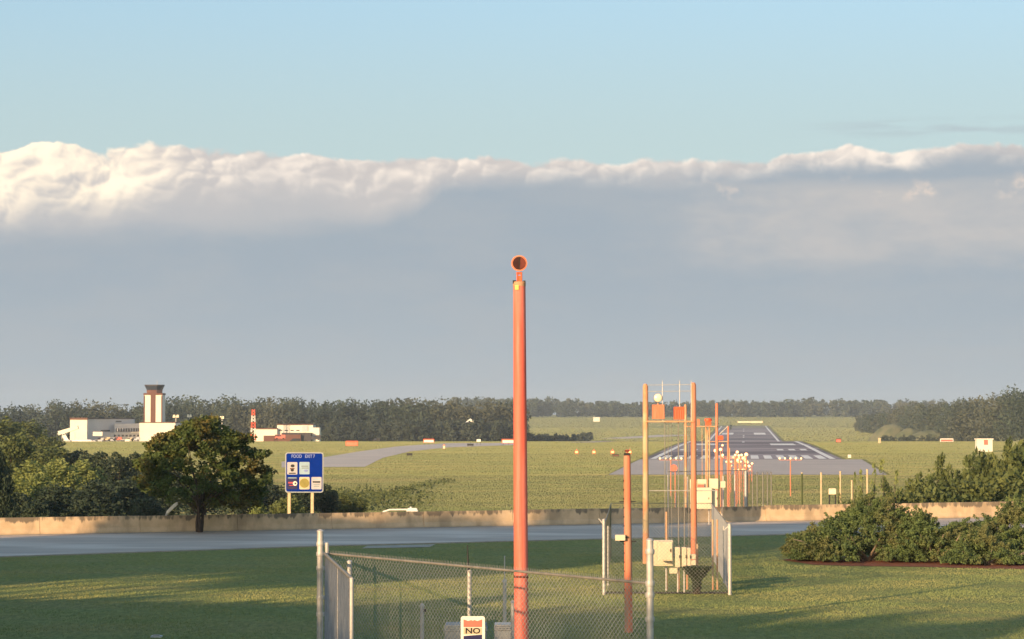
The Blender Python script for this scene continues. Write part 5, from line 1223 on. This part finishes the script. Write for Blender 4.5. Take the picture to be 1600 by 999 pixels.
MB().slab([(-4.5, zz - 1.3), (4.6, zz + 1.6), (4.4, zz + 3.2), (-4.8, zz + .6)], -1.2, 1.2).build('covered_ramp', 'bwhite', t)
for q in (-3, 3): MB().tube([(q, 0, 0), (q, 0, zz)], .15, 6).build('leg', 'galv', t)
# vehicles on the apron
def van(label, px, py, Y, m, L=5.0, name='parked_van', cat='van'):
    x = X_(px, Y); z = Z_(py, Y); t = thing(name, label, cat, (x, Y, z)); H = L * .42
    MB().slab([(-L / 2, .35), (L / 2, .35), (L / 2, H * .95), (L * .46, H), (-L * .22, H), (-L * .36, H * .62), (-L / 2, H * .52)], -.95, .95).build('van_body', m, t)
    MB().slab([(-L * .33, H * .62), (-L * .24, H * .92), (L * .1, H * .92), (L * .1, H * .62)], -.97, -.94).build('side_window', 'glass', t)
    for q in (-L * .3, L * .3): MB().lathe((q, -.9, .36), [(.36, -.1), (.36, .15)], 'y', 12).build('wheel', 'dark', t); MB().lathe((q, .9, .36), [(.36, -.15), (.36, .1)], 'y', 12).build('wheel', 'dark', t)
    return t
van('small white van on the apron in front of the grey terminal', 194, 695, TYd - 70, 'white', 5.5)
van('pale grey van on the apron at the right of the small jet', 152, 694.5, TYd - 62, 'bgrey', 5.0)
van('dark van parked at the end of the cream hangar', 492, 688, TYd - 50, 'trim', 5.5)
van('dark pickup in the grass in front of the cream hangar', 461, 692, TYd - 90, 'dark', 4.5)
van('reddish van parked below the cream hangar near the round tree', 438, 686.5, TYd - 30, 'pink', 5.0)
van('tiny dark truck on the taxiway between the orange signs', 588, 690, 1010, 'dark', 3.2)
for k_, px in enumerate((158, 166, 176, 184, 203, 212)):
    van(('leftmost parked car in the row', 'second parked car from the left', 'third parked car from the left', 'third parked car from the right', 'second parked car from the right', 'rightmost parked car in the row')[k_] + ' along the terminal front', px, 690 - (k_ % 2), TYd - 25, ('brown', 'wood', 'bgrey', 'pink', 'cream', 'bgrey')[k_], 4.2, 'parked_car', 'car')['group'] = 'cars parked along the terminal'
# small things near the wall and lawn
p = W(248, 997, 64); t = thing('ground_marker', 'small pale utility marker flush in the lawn at the bottom left', 'marker', (p.x, 63.6, G(p.x, 63.6))); MB().box(0, 0, 0, .28, .28, .05, 0, 1, .01).build('marker_plate', 'galv', t); MB().box(0, 0, .05, .16, .16, .02).build('cap', 'curb', t)

# ------------------------------------------------------------------ haze
hz = MB().box(0, 1800, -14, 9000, 4000, 52).build('haze', 'dark'); hz['kind'] = 'stuff'
hm = bpy.data.materials.new('haze_air'); hm.use_nodes = True; hn = hm.node_tree; hn.nodes.clear()
ho = hn.nodes.new('ShaderNodeOutputMaterial'); pv = hn.nodes.new('ShaderNodeVolumePrincipled'); hn.links.new(pv.outputs[0], ho.inputs['Volume'])
pv.inputs['Color'].default_value = (0.70, 0.85, 1.0, 1); pv.inputs['Density'].default_value = 0.00010; pv.inputs['Anisotropy'].default_value = 0.0
hz.data.materials.clear(); hz.data.materials.append(hm); hz.display_type = 'WIRE'
